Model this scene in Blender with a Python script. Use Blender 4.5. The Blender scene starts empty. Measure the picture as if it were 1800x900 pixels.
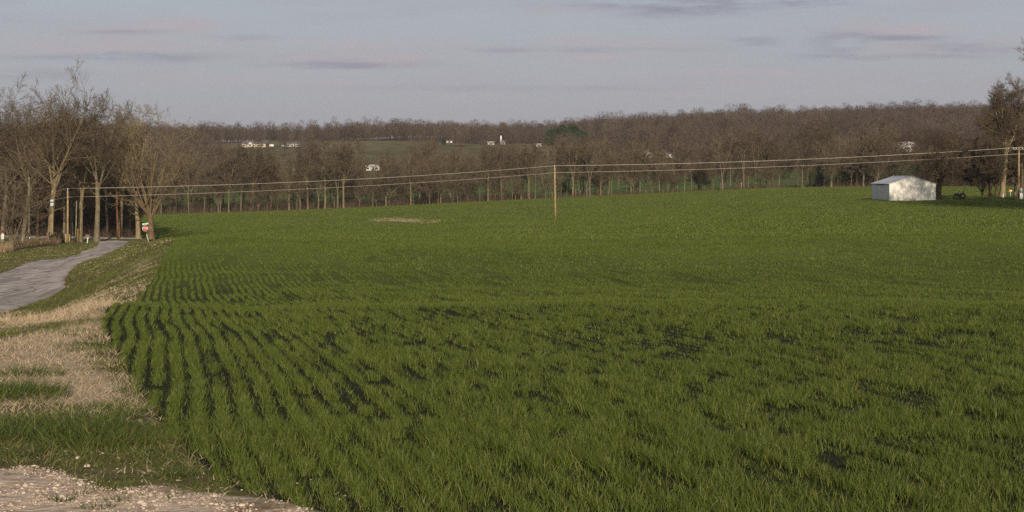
import bpy, math, random
import numpy as np
from math import radians as R

rng = np.random.default_rng(7)
random.seed(7)
scene = bpy.context.scene
COL = scene.collection
F, PX0, PY0, CAMZ = 2500.0, 900.0, 310.0, 1.75      # focal length in photo pixels, principal column, horizon row, eye height

# ------------------------------------------------------------------ terrain
TD = np.array([.5, 7.4, 15, 22, 27, 33, 40, 48, 62, 75, 95, 140, 165, 215, 250, 320, 400, 450,
               500, 600, 700, 850, 1000, 1150, 1400, 1800, 3000, 9000.])
FARL = [-12.5, -9, -3, 9, 18.5, 26, 30, 26, 12, 0]
TCOL = {
 -300: [-1.6, -1.75, -2.02, -2.33, -2.9, -3.6, -4.3, -4.9, -5.7, -6.25, -6.75, -7.7, -8.4, -9.5, -10, -10.8, -11.4, -11.8] + FARL,
 60:   [-1.6, -1.75, -2.02, -2.33, -2.75, -3.5, -4.2, -4.8, -5.65, -6.25, -6.72, -7.85, -8.6, -9.8, -10.3, -11, -11.5, -12] + FARL,
 200:  [-1.6, -1.75, -2.03, -2.33, -2.5, -3.0, -3.5, -3.8, -4.3, -4.75, -5.5, -7.1, -7.9, -9.7, -10.3, -11, -11.5, -12] + FARL,
 300:  [-1.6, -1.75, -2.05, -2.33, -2.54, -3.0, -3.2, -3.26, -3.25, -3.5, -4.6, -7.3, -8.3, -9.5, -10.3, -11, -11.5, -11.9] + FARL,
 600:  [-1.6, -1.75, -2.05, -2.33, -2.54, -2.96, -3.2, -3.3, -3.3, -3.5, -4.3, -6.4, -7.3, -8.7, -9.2, -9.8, -10, -10.2,
        -11, -7, -1.5, 10, 20, 27.5, 34, 30, 15, 0],
 976:  [-1.6, -1.75, -2.05, -2.32, -2.5, -2.93, -3.22, -3.4, -3.4, -3.5, -4.1, -5.9, -6.5, -7.4, -7.8, -7.8, -7.4, -7.0,
        -8, -5, -1, 10, 21, 29, 39, 33, 18, 0],
 1400: [-1.6, -1.75, -2.05, -2.28, -2.45, -2.84, -3.12, -3.3, -3.3, -3.3, -3.9, -5.2, -5.5, -5.5, -5.2, -4.5, -3.8, -3.5,
        -5, -2, 3, 15, 28, 38, 51, 45, 25, 0],
 1700: [-1.6, -1.75, -2.05, -2.3, -2.48, -2.92, -3.25, -3.42, -3.2, -3.1, -3.8, -5.2, -5.2, -4.8, -4.2, -4.3, -3.6, -3.2,
        -4.5, -1, 5, 17, 30, 41, 54, 47, 25, 0],
 2200: [-1.6, -1.75, -2.05, -2.3, -2.48, -2.92, -3.25, -3.42, -3.2, -3.1, -3.8, -5.0, -5.0, -4.6, -4.0, -3.9, -3.4, -3.2,
        -4.5, -1, 5, 17, 30, 41, 54, 47, 25, 0],
}
TP = np.array(sorted(TCOL), float)
TZ = np.array([TCOL[k] for k in sorted(TCOL)], float)
LD = np.log(TD)

def _slopes(x, y):
    h = np.diff(x); dl = np.diff(y) / h
    m = np.zeros_like(y)
    for i in range(1, len(x) - 1):
        if dl[i-1] * dl[i] > 0:
            w1, w2 = 2*h[i] + h[i-1], h[i] + 2*h[i-1]
            m[i] = (w1 + w2) / (w1/dl[i-1] + w2/dl[i])
    m[0], m[-1] = dl[0], dl[-1]
    return m
TM = np.array([_slopes(LD, z) for z in TZ])

def vnoise(x, y, seed=0):
    x = np.asarray(x, float); y = np.asarray(y, float)
    xi, yi = np.floor(x).astype(np.int64), np.floor(y).astype(np.int64)
    fx, fy = x - xi, y - yi
    fx = fx*fx*(3-2*fx); fy = fy*fy*(3-2*fy)
    def hsh(a, b):
        n = (a*374761393 + b*668265263 + seed*974711) & 0x7fffffff
        n = ((n ^ (n >> 13)) * 1274126177) & 0x7fffffff
        n = (n ^ (n >> 16)) & 0xffff
        return n / 65535.0
    return (hsh(xi, yi)*(1-fx) + hsh(xi+1, yi)*fx)*(1-fy) + (hsh(xi, yi+1)*(1-fx) + hsh(xi+1, yi+1)*fx)*fy

def H(x, y):
    """height of the land, world coordinates"""
    x = np.atleast_1d(np.asarray(x, float)); y = np.atleast_1d(np.asarray(y, float))
    d = np.clip(y, .6, 8900)
    px = np.clip(PX0 + F*x/np.maximum(y, 6), TP[0], TP[-1])
    ld = np.log(d)
    k = np.clip(np.searchsorted(LD, ld) - 1, 0, len(LD)-2)
    hh = LD[k+1]-LD[k]; t = (ld-LD[k])/hh
    b00, b10, b01, b11 = 2*t**3-3*t**2+1, t**3-2*t**2+t, -2*t**3+3*t**2, t**3-t**2
    Zc = TZ[:, k]*b00 + TM[:, k]*hh*b10 + TZ[:, k+1]*b01 + TM[:, k+1]*hh*b11      # (C, N)
    C = len(TP)
    mc = np.zeros_like(Zc)
    for c in range(1, C-1):
        mc[c] = (Zc[c+1]-Zc[c-1])/(TP[c+1]-TP[c-1])
    j = np.clip(np.searchsorted(TP, px)-1, 0, C-2)
    n = np.arange(len(px))
    w = TP[j+1]-TP[j]; s = (px-TP[j])/w
    z = ((2*s**3-3*s**2+1)*Zc[j, n] + (s**3-2*s**2+s)*w*mc[j, n] + (-2*s**3+3*s**2)*Zc[j+1, n] + (s**3-s**2)*w*mc[j+1, n])
    z = z + CAMZ
    a = np.clip((d-4)/30, 0, 1)
    z = z + a*(.10*(vnoise(x/5.5, y/5.5, 3)-.5) + .05*(vnoise(x/1.7, y/1.7, 4)-.5))
    z = z + np.clip((d-32)/20, 0, 1)*np.clip((95-d)/25, 0, 1)*.40*(vnoise(x/18, y/10, 8)-.5)
    z = z + np.clip((d-82)/60, 0, 1)*np.clip((470-d)/60, 0, 1)*1.0*(vnoise(x/42, y/26, 6)-.5)
    z = z + np.clip((d-500)/300, 0, 1)*6*(vnoise(x/90, y/140, 5)-.5)
    return z

def Hs(x, y): return float(H([x], [y])[0])

def cast(px, py, dmin=4.0, dmax=1500.0):
    d = np.geomspace(dmin, dmax, 3000)
    x = (px-PX0)/F*d
    dif = H(x, d) - (CAMZ + (PY0-py)/F*d)
    i = int(np.argmax(dif > 0)) if (dif > 0).any() else len(d)-1
    return float(x[i]), float(d[i])

def at(px, d): return (px-PX0)/F*d
def base(px, d, dz=0.0):
    x = at(px, d); return (x, d, Hs(x, d)+dz)
def zrow(py, d): return CAMZ + (PY0-py)/F*d

# ------------------------------------------------------------------ helpers
def mesh_np(name, co, faces_list, tint=None, smooth=False):
    """faces_list: list of (n, k) index arrays"""
    me = bpy.data.meshes.new(name)
    co = np.asarray(co, np.float32).reshape(-1, 3)
    me.vertices.add(len(co)); me.vertices.foreach_set('co', co.ravel())
    idx, start, off = [], [], 0
    for f in faces_list:
        f = np.asarray(f, np.int32)
        if len(f) == 0: continue
        idx.append(f.ravel()); start.append(off + np.arange(len(f), dtype=np.int32)*f.shape[1]); off += f.size
    idx = np.concatenate(idx); start = np.concatenate(start)
    me.loops.add(len(idx)); me.loops.foreach_set('vertex_index', idx)
    me.polygons.add(len(start)); me.polygons.foreach_set('loop_start', start)
    if smooth: me.polygons.foreach_set('use_smooth', np.ones(len(start), bool))
    if tint is not None:
        for k, v in tint.items():
            me.attributes.new(k, 'FLOAT', 'POINT').data.foreach_set('value', np.asarray(v, np.float32))
    me.update(calc_edges=True)
    return me

def put(name, me, mat=None, parent=None, loc=(0, 0, 0), rz=0.0):
    o = bpy.data.objects.new(name, me)
    if mat is not None and me is not None and len(me.materials) == 0: me.materials.append(mat)
    COL.objects.link(o); o.location = loc; o.rotation_euler = (0, 0, rz)
    if parent is not None: o.parent = parent
    return o

def tag(o, label=None, cat=None, group=None, kind=None):
    if label: o['label'] = label
    if cat: o['category'] = cat
    if group: o['group'] = group
    if kind: o['kind'] = kind
    return o

def thing(name, label, cat, loc, rz=0.0, group=None):
    return tag(put(name, None, None, None, loc, rz), label, cat, group)

class MB:
    def __init__(s): s.v = []; s.f = []
    def box(s, cx, cy, cz, sx, sy, sz, rz=0.0, rx=0.0, ry=0.0):
        n = len(s.v); c, si = math.cos(rz), math.sin(rz)
        for dx in (-.5, .5):
            for dy in (-.5, .5):
                for dz in (-.5, .5):
                    x, y, z = dx*sx, dy*sy, dz*sz
                    y, z = y*math.cos(rx)-z*math.sin(rx), y*math.sin(rx)+z*math.cos(rx)
                    x, z = x*math.cos(ry)+z*math.sin(ry), -x*math.sin(ry)+z*math.cos(ry)
                    s.v.append((cx+c*x-si*y, cy+si*x+c*y, cz+z))
        s.f += [tuple(n+i for i in q) for q in ((0,1,3,2),(4,6,7,5),(0,4,5,1),(2,3,7,6),(0,2,6,4),(1,5,7,3))]
        return s
    def tube(s, pts, rad, n=8, cap=True):
        pts = [np.array(p, float) for p in pts]
        if not hasattr(rad, '__len__'): rad = [rad]*len(pts)
        b = len(s.v)
        for i, p in enumerate(pts):
            t = pts[min(i+1, len(pts)-1)] - pts[max(i-1, 0)]; t /= np.linalg.norm(t)+1e-9
            a = np.array((1., 0, 0)) if abs(t[0]) < .8 else np.array((0, 1., 0))
            u = np.cross(t, a); u /= np.linalg.norm(u); w = np.cross(t, u)
            for k in range(n):
                an = 2*math.pi*k/n
                s.v.append(tuple(p + rad[i]*(math.cos(an)*u + math.sin(an)*w)))
        for i in range(len(pts)-1):
            for k in range(n):
                s.f.append((b+i*n+k, b+i*n+(k+1) % n, b+(i+1)*n+(k+1) % n, b+(i+1)*n+k))
        if cap:
            s.f.append(tuple(b+k for k in range(n))[::-1]); e = b+(len(pts)-1)*n
            s.f.append(tuple(e+k for k in range(n)))
        return s
    def prism(s, outline, y0, y1):
        """outline in (x, z), extruded along y"""
        n = len(s.v); m = len(outline)
        for y in (y0, y1):
            for (x, z) in outline: s.v.append((x, y, z))
        s.f.append(tuple(n+i for i in range(m))); s.f.append(tuple(n+m+i for i in range(m))[::-1])
        for i in range(m):
            j = (i+1) % m
            s.f.append((n+i, n+m+i, n+m+j, n+j))
        return s
    def build(s, name, mat, parent=None, smooth=False, loc=(0, 0, 0), rz=0.0):
        me = bpy.data.meshes.new(name)
        me.from_pydata(s.v, [], s.f)
        import bmesh
        bm = bmesh.new(); bm.from_mesh(me); bmesh.ops.recalc_face_normals(bm, faces=bm.faces); bm.to_mesh(me); bm.free()
        if smooth:
            for p in me.polygons: p.use_smooth = True
        return put(name, me, mat, parent, loc, rz)

# ------------------------------------------------------------------ materials
def mat_new(name):
    m = bpy.data.materials.new(name); m.use_nodes = True
    nt = m.node_tree; b = nt.nodes['Principled BSDF']
    return m, nt, b
def N(nt, t, **kw):
    n = nt.nodes.new(t)
    for k, v in kw.items(): setattr(n, k, v)
    return n
def plug(nt, sock, v):
    if hasattr(v, 'node'): nt.links.new(v, sock)
    elif isinstance(v, (tuple, list)) and len(v) == 3 and sock.type == 'RGBA': sock.default_value = (*v, 1)
    else: sock.default_value = v
def mth(nt, op, a, b=0.0, c=None, clamp=False):
    n = N(nt, 'ShaderNodeMath', operation=op, use_clamp=clamp)
    plug(nt, n.inputs[0], a); plug(nt, n.inputs[1], b)
    if c is not None: plug(nt, n.inputs[2], c)
    return n.outputs[0]
def mixc(nt, f, a, b):
    n = N(nt, 'ShaderNodeMix', data_type='RGBA')
    plug(nt, n.inputs[0], f); plug(nt, n.inputs[6], a); plug(nt, n.inputs[7], b)
    return n.outputs[2]
def sstep(nt, v, lo, hi):
    n = N(nt, 'ShaderNodeMapRange', interpolation_type='SMOOTHSTEP')
    plug(nt, n.inputs[0], v); n.inputs[1].default_value = lo; n.inputs[2].default_value = hi
    return n.outputs[0]
def noise(nt, scale, detail=4.0, vec=None, rough=.55):
    n = N(nt, 'ShaderNodeTexNoise'); n.inputs['Scale'].default_value = scale; n.inputs['Detail'].default_value = detail
    n.inputs['Roughness'].default_value = rough
    if vec is not None: nt.links.new(vec, n.inputs['Vector'])
    return n.outputs[0]
def attr(nt, name):
    return N(nt, 'ShaderNodeAttribute', attribute_name=name).outputs['Fac']
def wpos(nt, sc=None):
    g = N(nt, 'ShaderNodeNewGeometry').outputs['Position']
    if sc is None: return g
    mp = N(nt, 'ShaderNodeMapping'); nt.links.new(g, mp.inputs[0]); mp.inputs['Scale'].default_value = sc
    return mp.outputs[0]
def bump(nt, b, h, strength=.4, dist=.05):
    n = N(nt, 'ShaderNodeBump'); n.inputs['Strength'].default_value = strength; n.inputs['Distance'].default_value = dist
    nt.links.new(h, n.inputs['Height']); nt.links.new(n.outputs[0], b.inputs['Normal'])

def simple(name, col, rough=.8, var=.25, scale=3.0, metal=0.0, spec=.3, col2=None, bmp=0.0):
    m, nt, b = mat_new(name)
    tc = N(nt, 'ShaderNodeTexCoord').outputs['Object']
    f = noise(nt, scale, 5, tc)
    c2 = col2 or tuple(c*(1-var) for c in col)
    plug(nt, b.inputs['Base Color'], mixc(nt, sstep(nt, f, .35, .65), c2, tuple(min(1, c*(1+var*.5)) for c in col)))
    b.inputs['Roughness'].default_value = rough; b.inputs['Metallic'].default_value = metal
    b.inputs['Specular IOR Level'].default_value = spec
    if bmp: bump(nt, b, f, bmp, .02)
    return m

def blade_mat(name, c1, c2, c3, trans=.25, rough=.55, spec=.25):
    """thin leaves: colour varies from blade to blade, some light passes through"""
    m, nt, b = mat_new(name)
    r = N(nt, 'ShaderNodeNewGeometry').outputs['Random Per Island']
    big = noise(nt, .22, 3, wpos(nt))
    f = mth(nt, 'ADD', mth(nt, 'MULTIPLY', r, .75), mth(nt, 'MULTIPLY', big, .5))
    c = mixc(nt, sstep(nt, f, .2, .75), c1, c2)
    c = mixc(nt, sstep(nt, r, .86, .98), c, c3)
    plug(nt, b.inputs['Base Color'], c)
    b.inputs['Roughness'].default_value = rough; b.inputs['Specular IOR Level'].default_value = spec
    tr = N(nt, 'ShaderNodeBsdfTranslucent'); nt.links.new(c, tr.inputs[0])
    mx = N(nt, 'ShaderNodeMixShader'); mx.inputs[0].default_value = trans
    nt.links.new(b.outputs[0], mx.inputs[1]); nt.links.new(tr.outputs[0], mx.inputs[2])
    nt.links.new(mx.outputs[0], nt.nodes['Material Output'].inputs[0])
    return m

def bark(name, c1, c2, c3=None):
    m, nt, b = mat_new(name)
    tc = N(nt, 'ShaderNodeTexCoord').outputs['Object']
    mp = N(nt, 'ShaderNodeMapping'); nt.links.new(tc, mp.inputs[0]); mp.inputs['Scale'].default_value = (3, 3, .7)
    f = noise(nt, 2.2, 6, mp.outputs[0], .65)
    c = mixc(nt, sstep(nt, f, .36, .64), c1, c2)
    if c3:
        c = mixc(nt, sstep(nt, noise(nt, .45, 4, tc), .52, .68), c, c3)
    oi = N(nt, 'ShaderNodeObjectInfo').outputs['Random']
    hs = N(nt, 'ShaderNodeHueSaturation'); nt.links.new(c, hs.inputs['Color'])
    nt.links.new(mth(nt, 'MULTIPLY_ADD', oi, .5, .75), hs.inputs['Value'])
    plug(nt, b.inputs['Base Color'], hs.outputs[0])
    b.inputs['Roughness'].default_value = .95; b.inputs['Specular IOR Level'].default_value = .1
    bump(nt, b, f, .5, .04)
    return m

M = {}
M['bark_tan'] = bark('bark_tan', (.14, .105, .06), (.25, .20, .12), (.19, .17, .085))
M['bark_grey'] = bark('bark_grey', (.10, .08, .052), (.18, .15, .10), (.14, .13, .068))
M['bark_rust'] = bark('bark_rust', (.145, .098, .055), (.24, .175, .105), (.215, .150, .068))
M['bark_dark'] = bark('bark_dark', (.05, .035, .022), (.10, .075, .045))  # dark bark; also given to trunks coloured as if shaded
M['twig'] = bark('twig', (.088, .065, .044), (.145, .11, .072))
M['twig_pale'] = bark('twig_pale', (.20, .155, .092), (.30, .24, .145))
M['twig_creek'] = bark('twig_creek', (.098, .073, .048), (.168, .128, .083))
M['twig_shaded'] = bark('twig_shaded', (.05, .035, .022), (.09, .062, .038))  # darker copy of the twig colour, standing in for shade
M['needles'] = simple('needles', (.045, .068, .026), .8, .5, 1.2, col2=(.02, .034, .014))
M['wheat'] = blade_mat('wheat', (.048, .072, .010), (.116, .148, .022), (.24, .22, .07))
M['grass'] = blade_mat('grass', (.062, .080, .014), (.130, .142, .032), (.26, .21, .10))
M['weed'] = blade_mat('weed', (.038, .062, .011), (.090, .120, .024), (.20, .17, .06))
M['straw'] = blade_mat('straw', (.38, .285, .18), (.50, .39, .255), (.28, .20, .12), .15)
M['reed'] = blade_mat('reed', (.25, .16, .085), (.40, .28, .155), (.12, .07, .04), .15)
M['brush_shaded'] = blade_mat('brush_shaded', (.022, .015, .010), (.05, .034, .022), (.09, .06, .04), .0, .9)  # brush with the gloom of dense woodland put into its colour
M['brush'] = blade_mat('brush', (.050, .034, .023), (.105, .072, .046), (.19, .14, .085), .0, .9)
M['wood_pole'] = simple('wood_pole', (.33, .23, .12), .85, .3, 2.0, bmp=.2)
M['wood_grey'] = simple('wood_grey', (.22, .19, .12), .9, .35, 3.0, bmp=.2)
M['wood_red'] = simple('wood_red', (.20, .09, .045), .9, .4, 3.0, bmp=.2)
M['board'] = simple('board', (.17, .115, .075), .9, .45, 4.0)
M['board_pale'] = simple('board_pale', (.27, .21, .11), .9, .3, 3.0)
M['white_paint'] = simple('white_paint', (.62, .60, .56), .6, .12, 2.0)
M['cream_paint'] = simple('cream_paint', (.70, .63, .48), .6, .1, .6)
M['cladding'] = None
M['roof_metal'] = simple('roof_metal', (.58, .56, .55), .5, .14, .5, spec=.4)
M['roof_grey'] = simple('roof_grey', (.16, .145, .15), .85, .25, .8)
M['roof_pale'] = simple('roof_pale', (.5, .47, .44), .7, .15, .8)
M['dark_trim'] = simple('dark_trim', (.05, .05, .055), .6, .2, 4)
M['glass'] = simple('glass', (.03, .035, .04), .12, .2, 2, spec=.6)
M['galv'] = simple('galv', (.45, .45, .45), .45, .15, 6, metal=.6, spec=.5)
M['wire'] = simple('wire', (.52, .46, .39), .5, .08, .3, metal=.15, spec=.4)
M['porcelain'] = simple('porcelain', (.72, .72, .70), .25, .05, 3, spec=.5)
M['red_paint'] = simple('red_paint', (.42, .02, .025), .45, .12, 6)
M['sign_white'] = simple('sign_white', (.66, .66, .64), .45, .04, 6)
M['sign_green'] = simple('sign_green', (.40, .64, .46), .4, .15, 6)
M['yellow'] = simple('yellow', (.50, .30, .03), .5, .15, 5)
M['orange'] = simple('orange', (.62, .22, .02), .5, .1, 5)
M['tyre'] = simple('tyre', (.025, .024, .024), .85, .3, 5)
M['machine'] = simple('machine', (.035, .035, .032), .5, .3, 5)
M['pink_post'] = simple('pink_post', (.36, .17, .13), .8, .2, 5)

m, nt, b = mat_new('cladding')
tc = N(nt, 'ShaderNodeTexCoord').outputs['Object']
sp = N(nt, 'ShaderNodeSeparateXYZ'); nt.links.new(tc, sp.inputs[0])
wv = N(nt, 'ShaderNodeTexWave', wave_type='BANDS', bands_direction='X'); wv.inputs['Scale'].default_value = 1.05
cmb = N(nt, 'ShaderNodeCombineXYZ'); nt.links.new(mth(nt, 'ADD', sp.outputs[0], sp.outputs[1]), cmb.inputs[0]); nt.links.new(cmb.outputs[0], wv.inputs['Vector'])
dirt = mth(nt, 'ADD', noise(nt, .7, 5, tc), mth(nt, 'MULTIPLY', sp.outputs[2], .08))
plug(nt, b.inputs['Base Color'], mixc(nt, sstep(nt, dirt, .3, .6), (.50, .47, .41), (.66, .63, .57)))
b.inputs['Roughness'].default_value = .5; bump(nt, b, wv.outputs[0], .35, .02)
M['cladding'] = m

# ground: one material for all the land, its regions read from masks stored on the mesh
m, nt, b = mat_new('land')
P = wpos(nt)
n_fine = noise(nt, 9.0, 5, P, .7); n_mid = noise(nt, 1.1, 5, P, .6); n_big = noise(nt, .09, 4, P, .55); n_huge = noise(nt, .018, 4, P)
def region(name, w=.55):
    a = mth(nt, 'ADD', attr(nt, name), mth(nt, 'MULTIPLY', mth(nt, 'SUBTRACT', n_mid, .5), w))
    return sstep(nt, a, .38, .62)
def two(c1, c2, f, lo=.35, hi=.65): return mixc(nt, sstep(nt, f, lo, hi), c1, c2)
verge = two((.095, .075, .034), (.135, .135, .040), n_mid)
verge = mixc(nt, mth(nt, 'MULTIPLY', sstep(nt, mth(nt, 'ADD', mth(nt, 'MULTIPLY', n_big, .6), mth(nt, 'MULTIPLY', n_mid, .45)), .56, .70), .7), verge, (.26, .19, .09))
soil = two((.095, .058, .032), (.19, .125, .075), n_fine)
# canopy of the crop seen from afar: faint drill rows and patches
row = N(nt, 'ShaderNodeMapping'); nt.links.new(P, row.inputs[0]); row.inputs['Rotation'].default_value = (0, 0, R(-13.6)); row.inputs['Scale'].default_value = (1.2, .035, 1)
n_row = noise(nt, 1.0, 5, row.outputs[0], .65); n_row2 = noise(nt, .35, 6, wpos(nt, (1, .35, 1)), .7)
canopy = two((.085, .114, .015), (.145, .176, .030), mth(nt, 'ADD', mth(nt, 'MULTIPLY', n_row, .45), mth(nt, 'MULTIPLY', n_big, .55)), .36, .62)
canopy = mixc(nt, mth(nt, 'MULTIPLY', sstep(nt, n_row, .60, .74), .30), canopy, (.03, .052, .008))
under = two((.014, .016, .006), (.038, .034, .014), n_fine)  # soil near black, painting the shade between the wheat plants
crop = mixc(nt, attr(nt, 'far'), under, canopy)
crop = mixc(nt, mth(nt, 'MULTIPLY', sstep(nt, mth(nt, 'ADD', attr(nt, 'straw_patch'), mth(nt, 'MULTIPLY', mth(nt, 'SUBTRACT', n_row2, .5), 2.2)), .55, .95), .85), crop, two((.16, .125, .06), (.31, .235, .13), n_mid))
litter = two((.055, .038, .024), (.13, .088, .052), n_mid)
meadow = two((.085, .088, .032), (.17, .135, .075), mth(nt, 'ADD', mth(nt, 'MULTIPLY', n_big, .5), mth(nt, 'MULTIPLY', n_huge, .5)), .40, .60)
lush = two((.055, .088, .018), (.10, .135, .030), n_big)
dry = two((.30, .22, .135), (.48, .375, .25), n_fine)
gravel_c = two((.36, .26, .185), (.58, .45, .335), n_fine, .36, .6)
gravel_c = mixc(nt, sstep(nt, n_mid, .55, .7), gravel_c, (.15, .085, .045))
c = verge
c = mixc(nt, region('dry'), c, dry)
c = mixc(nt, region('soil'), c, soil)
c = mixc(nt, region('stone', .75), c, gravel_c)
c = mixc(nt, region('litter'), c, litter)
c = mixc(nt, region('meadow'), c, meadow)
c = mixc(nt, region('lush'), c, lush)
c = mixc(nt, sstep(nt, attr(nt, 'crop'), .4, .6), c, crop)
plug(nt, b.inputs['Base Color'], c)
b.inputs['Roughness'].default_value = .95; b.inputs['Specular IOR Level'].default_value = .08
bump(nt, b, mth(nt, 'ADD', n_fine, mth(nt, 'MULTIPLY', n_mid, 2.0)), .6, .06)
M['land'] = m

m, nt, b = mat_new('old_asphalt')
P = wpos(nt)
f1 = noise(nt, .35, 5, P, .6); f2 = noise(nt, 14, 4, P, .7)
mp = wpos(nt, (1.4, .16, 1)); f3 = noise(nt, 1.0, 5, mp, .6)
c = mixc(nt, sstep(nt, f2, .35, .65), (.38, .32, .275), (.52, .445, .39))
c = mixc(nt, mth(nt, 'MULTIPLY', sstep(nt, f3, .50, .62), .8), c, (.17, .145, .13))
c = mixc(nt, mth(nt, 'MULTIPLY', sstep(nt, f1, .55, .7), .4), c, (.38, .33, .29))
tx = attr(nt, 'across')
def lane(c0, w_): return sstep(nt, mth(nt, 'ABSOLUTE', mth(nt, 'SUBTRACT', mth(nt, 'ADD', tx, mth(nt, 'MULTIPLY', mth(nt, 'SUBTRACT', f1, .5), .15)), c0)), w_, 0.0)
c = mixc(nt, mth(nt, 'MULTIPLY', mth(nt, 'MAXIMUM', lane(.28, .14), lane(.70, .14)), .45), c, (.30, .255, .225))
c = mixc(nt, mth(nt, 'MULTIPLY', lane(.49, .10), mth(nt, 'MULTIPLY', f2, .9)), c, (.52, .45, .39))
vo = N(nt, 'ShaderNodeTexVoronoi', feature='DISTANCE_TO_EDGE'); vo.inputs['Scale'].default_value = .42
wn = N(nt, 'ShaderNodeTexNoise'); wn.inputs['Scale'].default_value = .8; nt.links.new(P, wn.inputs['Vector'])
va = N(nt, 'ShaderNodeVectorMath', operation='MULTIPLY_ADD'); nt.links.new(wn.outputs['Color'], va.inputs[0]); va.inputs[1].default_value = (1.6, 1.6, 0); nt.links.new(P, va.inputs[2]); nt.links.new(va.outputs[0], vo.inputs['Vector'])
c = mixc(nt, mth(nt, 'MULTIPLY', sstep(nt, vo.outputs['Distance'], .055, .0), .8), c, (.10, .085, .07))
vp = N(nt, 'ShaderNodeTexVoronoi'); vp.inputs['Scale'].default_value = .16; nt.links.new(va.outputs[0], vp.inputs['Vector'])
c = mixc(nt, mth(nt, 'MULTIPLY', sstep(nt, vp.outputs['Color'], .55, .75), .4), c, (.22, .19, .17))
edge_ = mth(nt, 'ADD', mth(nt, 'ABSOLUTE', mth(nt, 'SUBTRACT', tx, .5)), mth(nt, 'MULTIPLY', mth(nt, 'SUBTRACT', f2, .5), .12))
c = mixc(nt, sstep(nt, edge_, .43, .50), c, (.26, .20, .13))
plug(nt, b.inputs['Base Color'], c); b.inputs['Roughness'].default_value = .85; b.inputs['Specular IOR Level'].default_value = .2
bump(nt, b, f2, .3, .02)
M['asphalt'] = m

# ------------------------------------------------------------------ regions on the land (plan view, metres)
def poly(pts):
    out = []
    for p in pts:
        if p[0] == 'i': out.append(cast(p[1], p[2], *(p[3:] or ())))
        else: out.append((at(p[1], p[2]), p[2]))
    return np.array(out)
def sdist(pl, x, y):
    """signed distance to a polygon, positive inside"""
    x = np.asarray(x, float); y = np.asarray(y, float)
    best = np.full(x.shape, 1e18); ins = np.zeros(x.shape, bool)
    for i in range(len(pl)):
        (x0, y0), (x1, y1) = pl[i-1], pl[i]
        dx, dy = x1-x0, y1-y0
        t = np.clip(((x-x0)*dx+(y-y0)*dy)/(dx*dx+dy*dy+1e-12), 0, 1)
        best = np.minimum(best, (x-x0-t*dx)**2+(y-y0-t*dy)**2)
        if dy != 0:
            ins ^= ((y0 > y) != (y1 > y)) & (x < (x1-x0)*(y-y0)/dy + x0)
    return np.where(ins, 1, -1)*np.sqrt(best)

WHEAT = poly([('d', 620, 5.8), ('i', 585, 905), ('i', 540, 893), ('i', 420, 862), ('i', 330, 800), ('i', 262, 720), ('i', 215, 640), ('i', 176, 575),
              ('d', 184, 26.5), ('d', 232, 34), ('d', 243, 38), ('i', 255, 510), ('i', 275, 475), ('i', 290, 445), ('d', 300, 72), ('d', 345, 120),
              ('d', 352, 200), ('d', 335, 222), ('d', 300, 227), ('d', 225, 238), ('d', 222, 300), ('d', 232, 452), ('d', 600, 455), ('d', 976, 458),
              ('d', 1400, 455), ('d', 1530, 450), ('d', 2700, 440), ('d', 2700, 40), ('d', 3600, 12), ('d', 4800, 5.0), ('d', 6500, 3.2), ('d', 1500, 2.8), ('d', 660, 4.2)])
DRY = poly([('i', -200, 600), ('i', 0, 598), ('i', 70, 578), ('i', 140, 558), ('i', 190, 550), ('d', 205, 31), ('i', 172, 575), ('i', 150, 610), ('i', 180, 650), ('i', 215, 690), ('i', 150, 715),
            ('i', 70, 700), ('i', 30, 712), ('i', -200, 720)])
DRY2 = poly([('i', 0, 566), ('i', 60, 556), ('i', 110, 545), ('i', 150, 528), ('i', 205, 533), ('d', 205, 31), ('i', 100, 570), ('i', 0, 590)])
STONE = poly([('i', -260, 815), ('i', 0, 824), ('i', 60, 818), ('i', 110, 836), ('i', 185, 868), ('i', 270, 855), ('i', 335, 868), ('i', 430, 874), ('i', 520, 888), ('i', 560, 905), ('d', 640, 4.6), ('d', 700, 2.5), ('d', -2000, 2.5), ('d', -1200, 6)])
SOILS = poly([('i', 190, 690), ('i', 250, 735), ('i', 300, 790), ('i', 380, 850), ('i', 480, 885), ('i', 420, 880), ('i', 330, 868), ('i', 200, 872), ('i', 100, 830), ('i', 0, 815), ('i', -200, 812), ('i', -200, 770), ('i', 0, 790), ('i', 160, 800), ('i', 200, 770)])
PATCH = poly([('i', 640, 385, 150), ('i', 690, 383, 150), ('i', 740, 384, 150), ('i', 785, 390, 150), ('i', 740, 393, 150), ('i', 700, 390, 150), ('i', 660, 390, 150)])
DIRT = poly([('d', 262, 219), ('d', 330, 219), ('d', 430, 222), ('d', 430, 226), ('d', 262, 227)])
YARD = poly([('d', 1640, 262), ('d', 1705, 258), ('d', 1760, 256), ('d', 1765, 262), ('d', 1700, 268), ('d', 1645, 272)])
DTUFT = poly([('i', 228, 462, 40), ('i', 262, 462, 40), ('i', 258, 474, 40), ('i', 228, 474, 40)])

def in_frame_px(x, y): return PX0 + F*x/np.maximum(y, 1)

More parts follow.
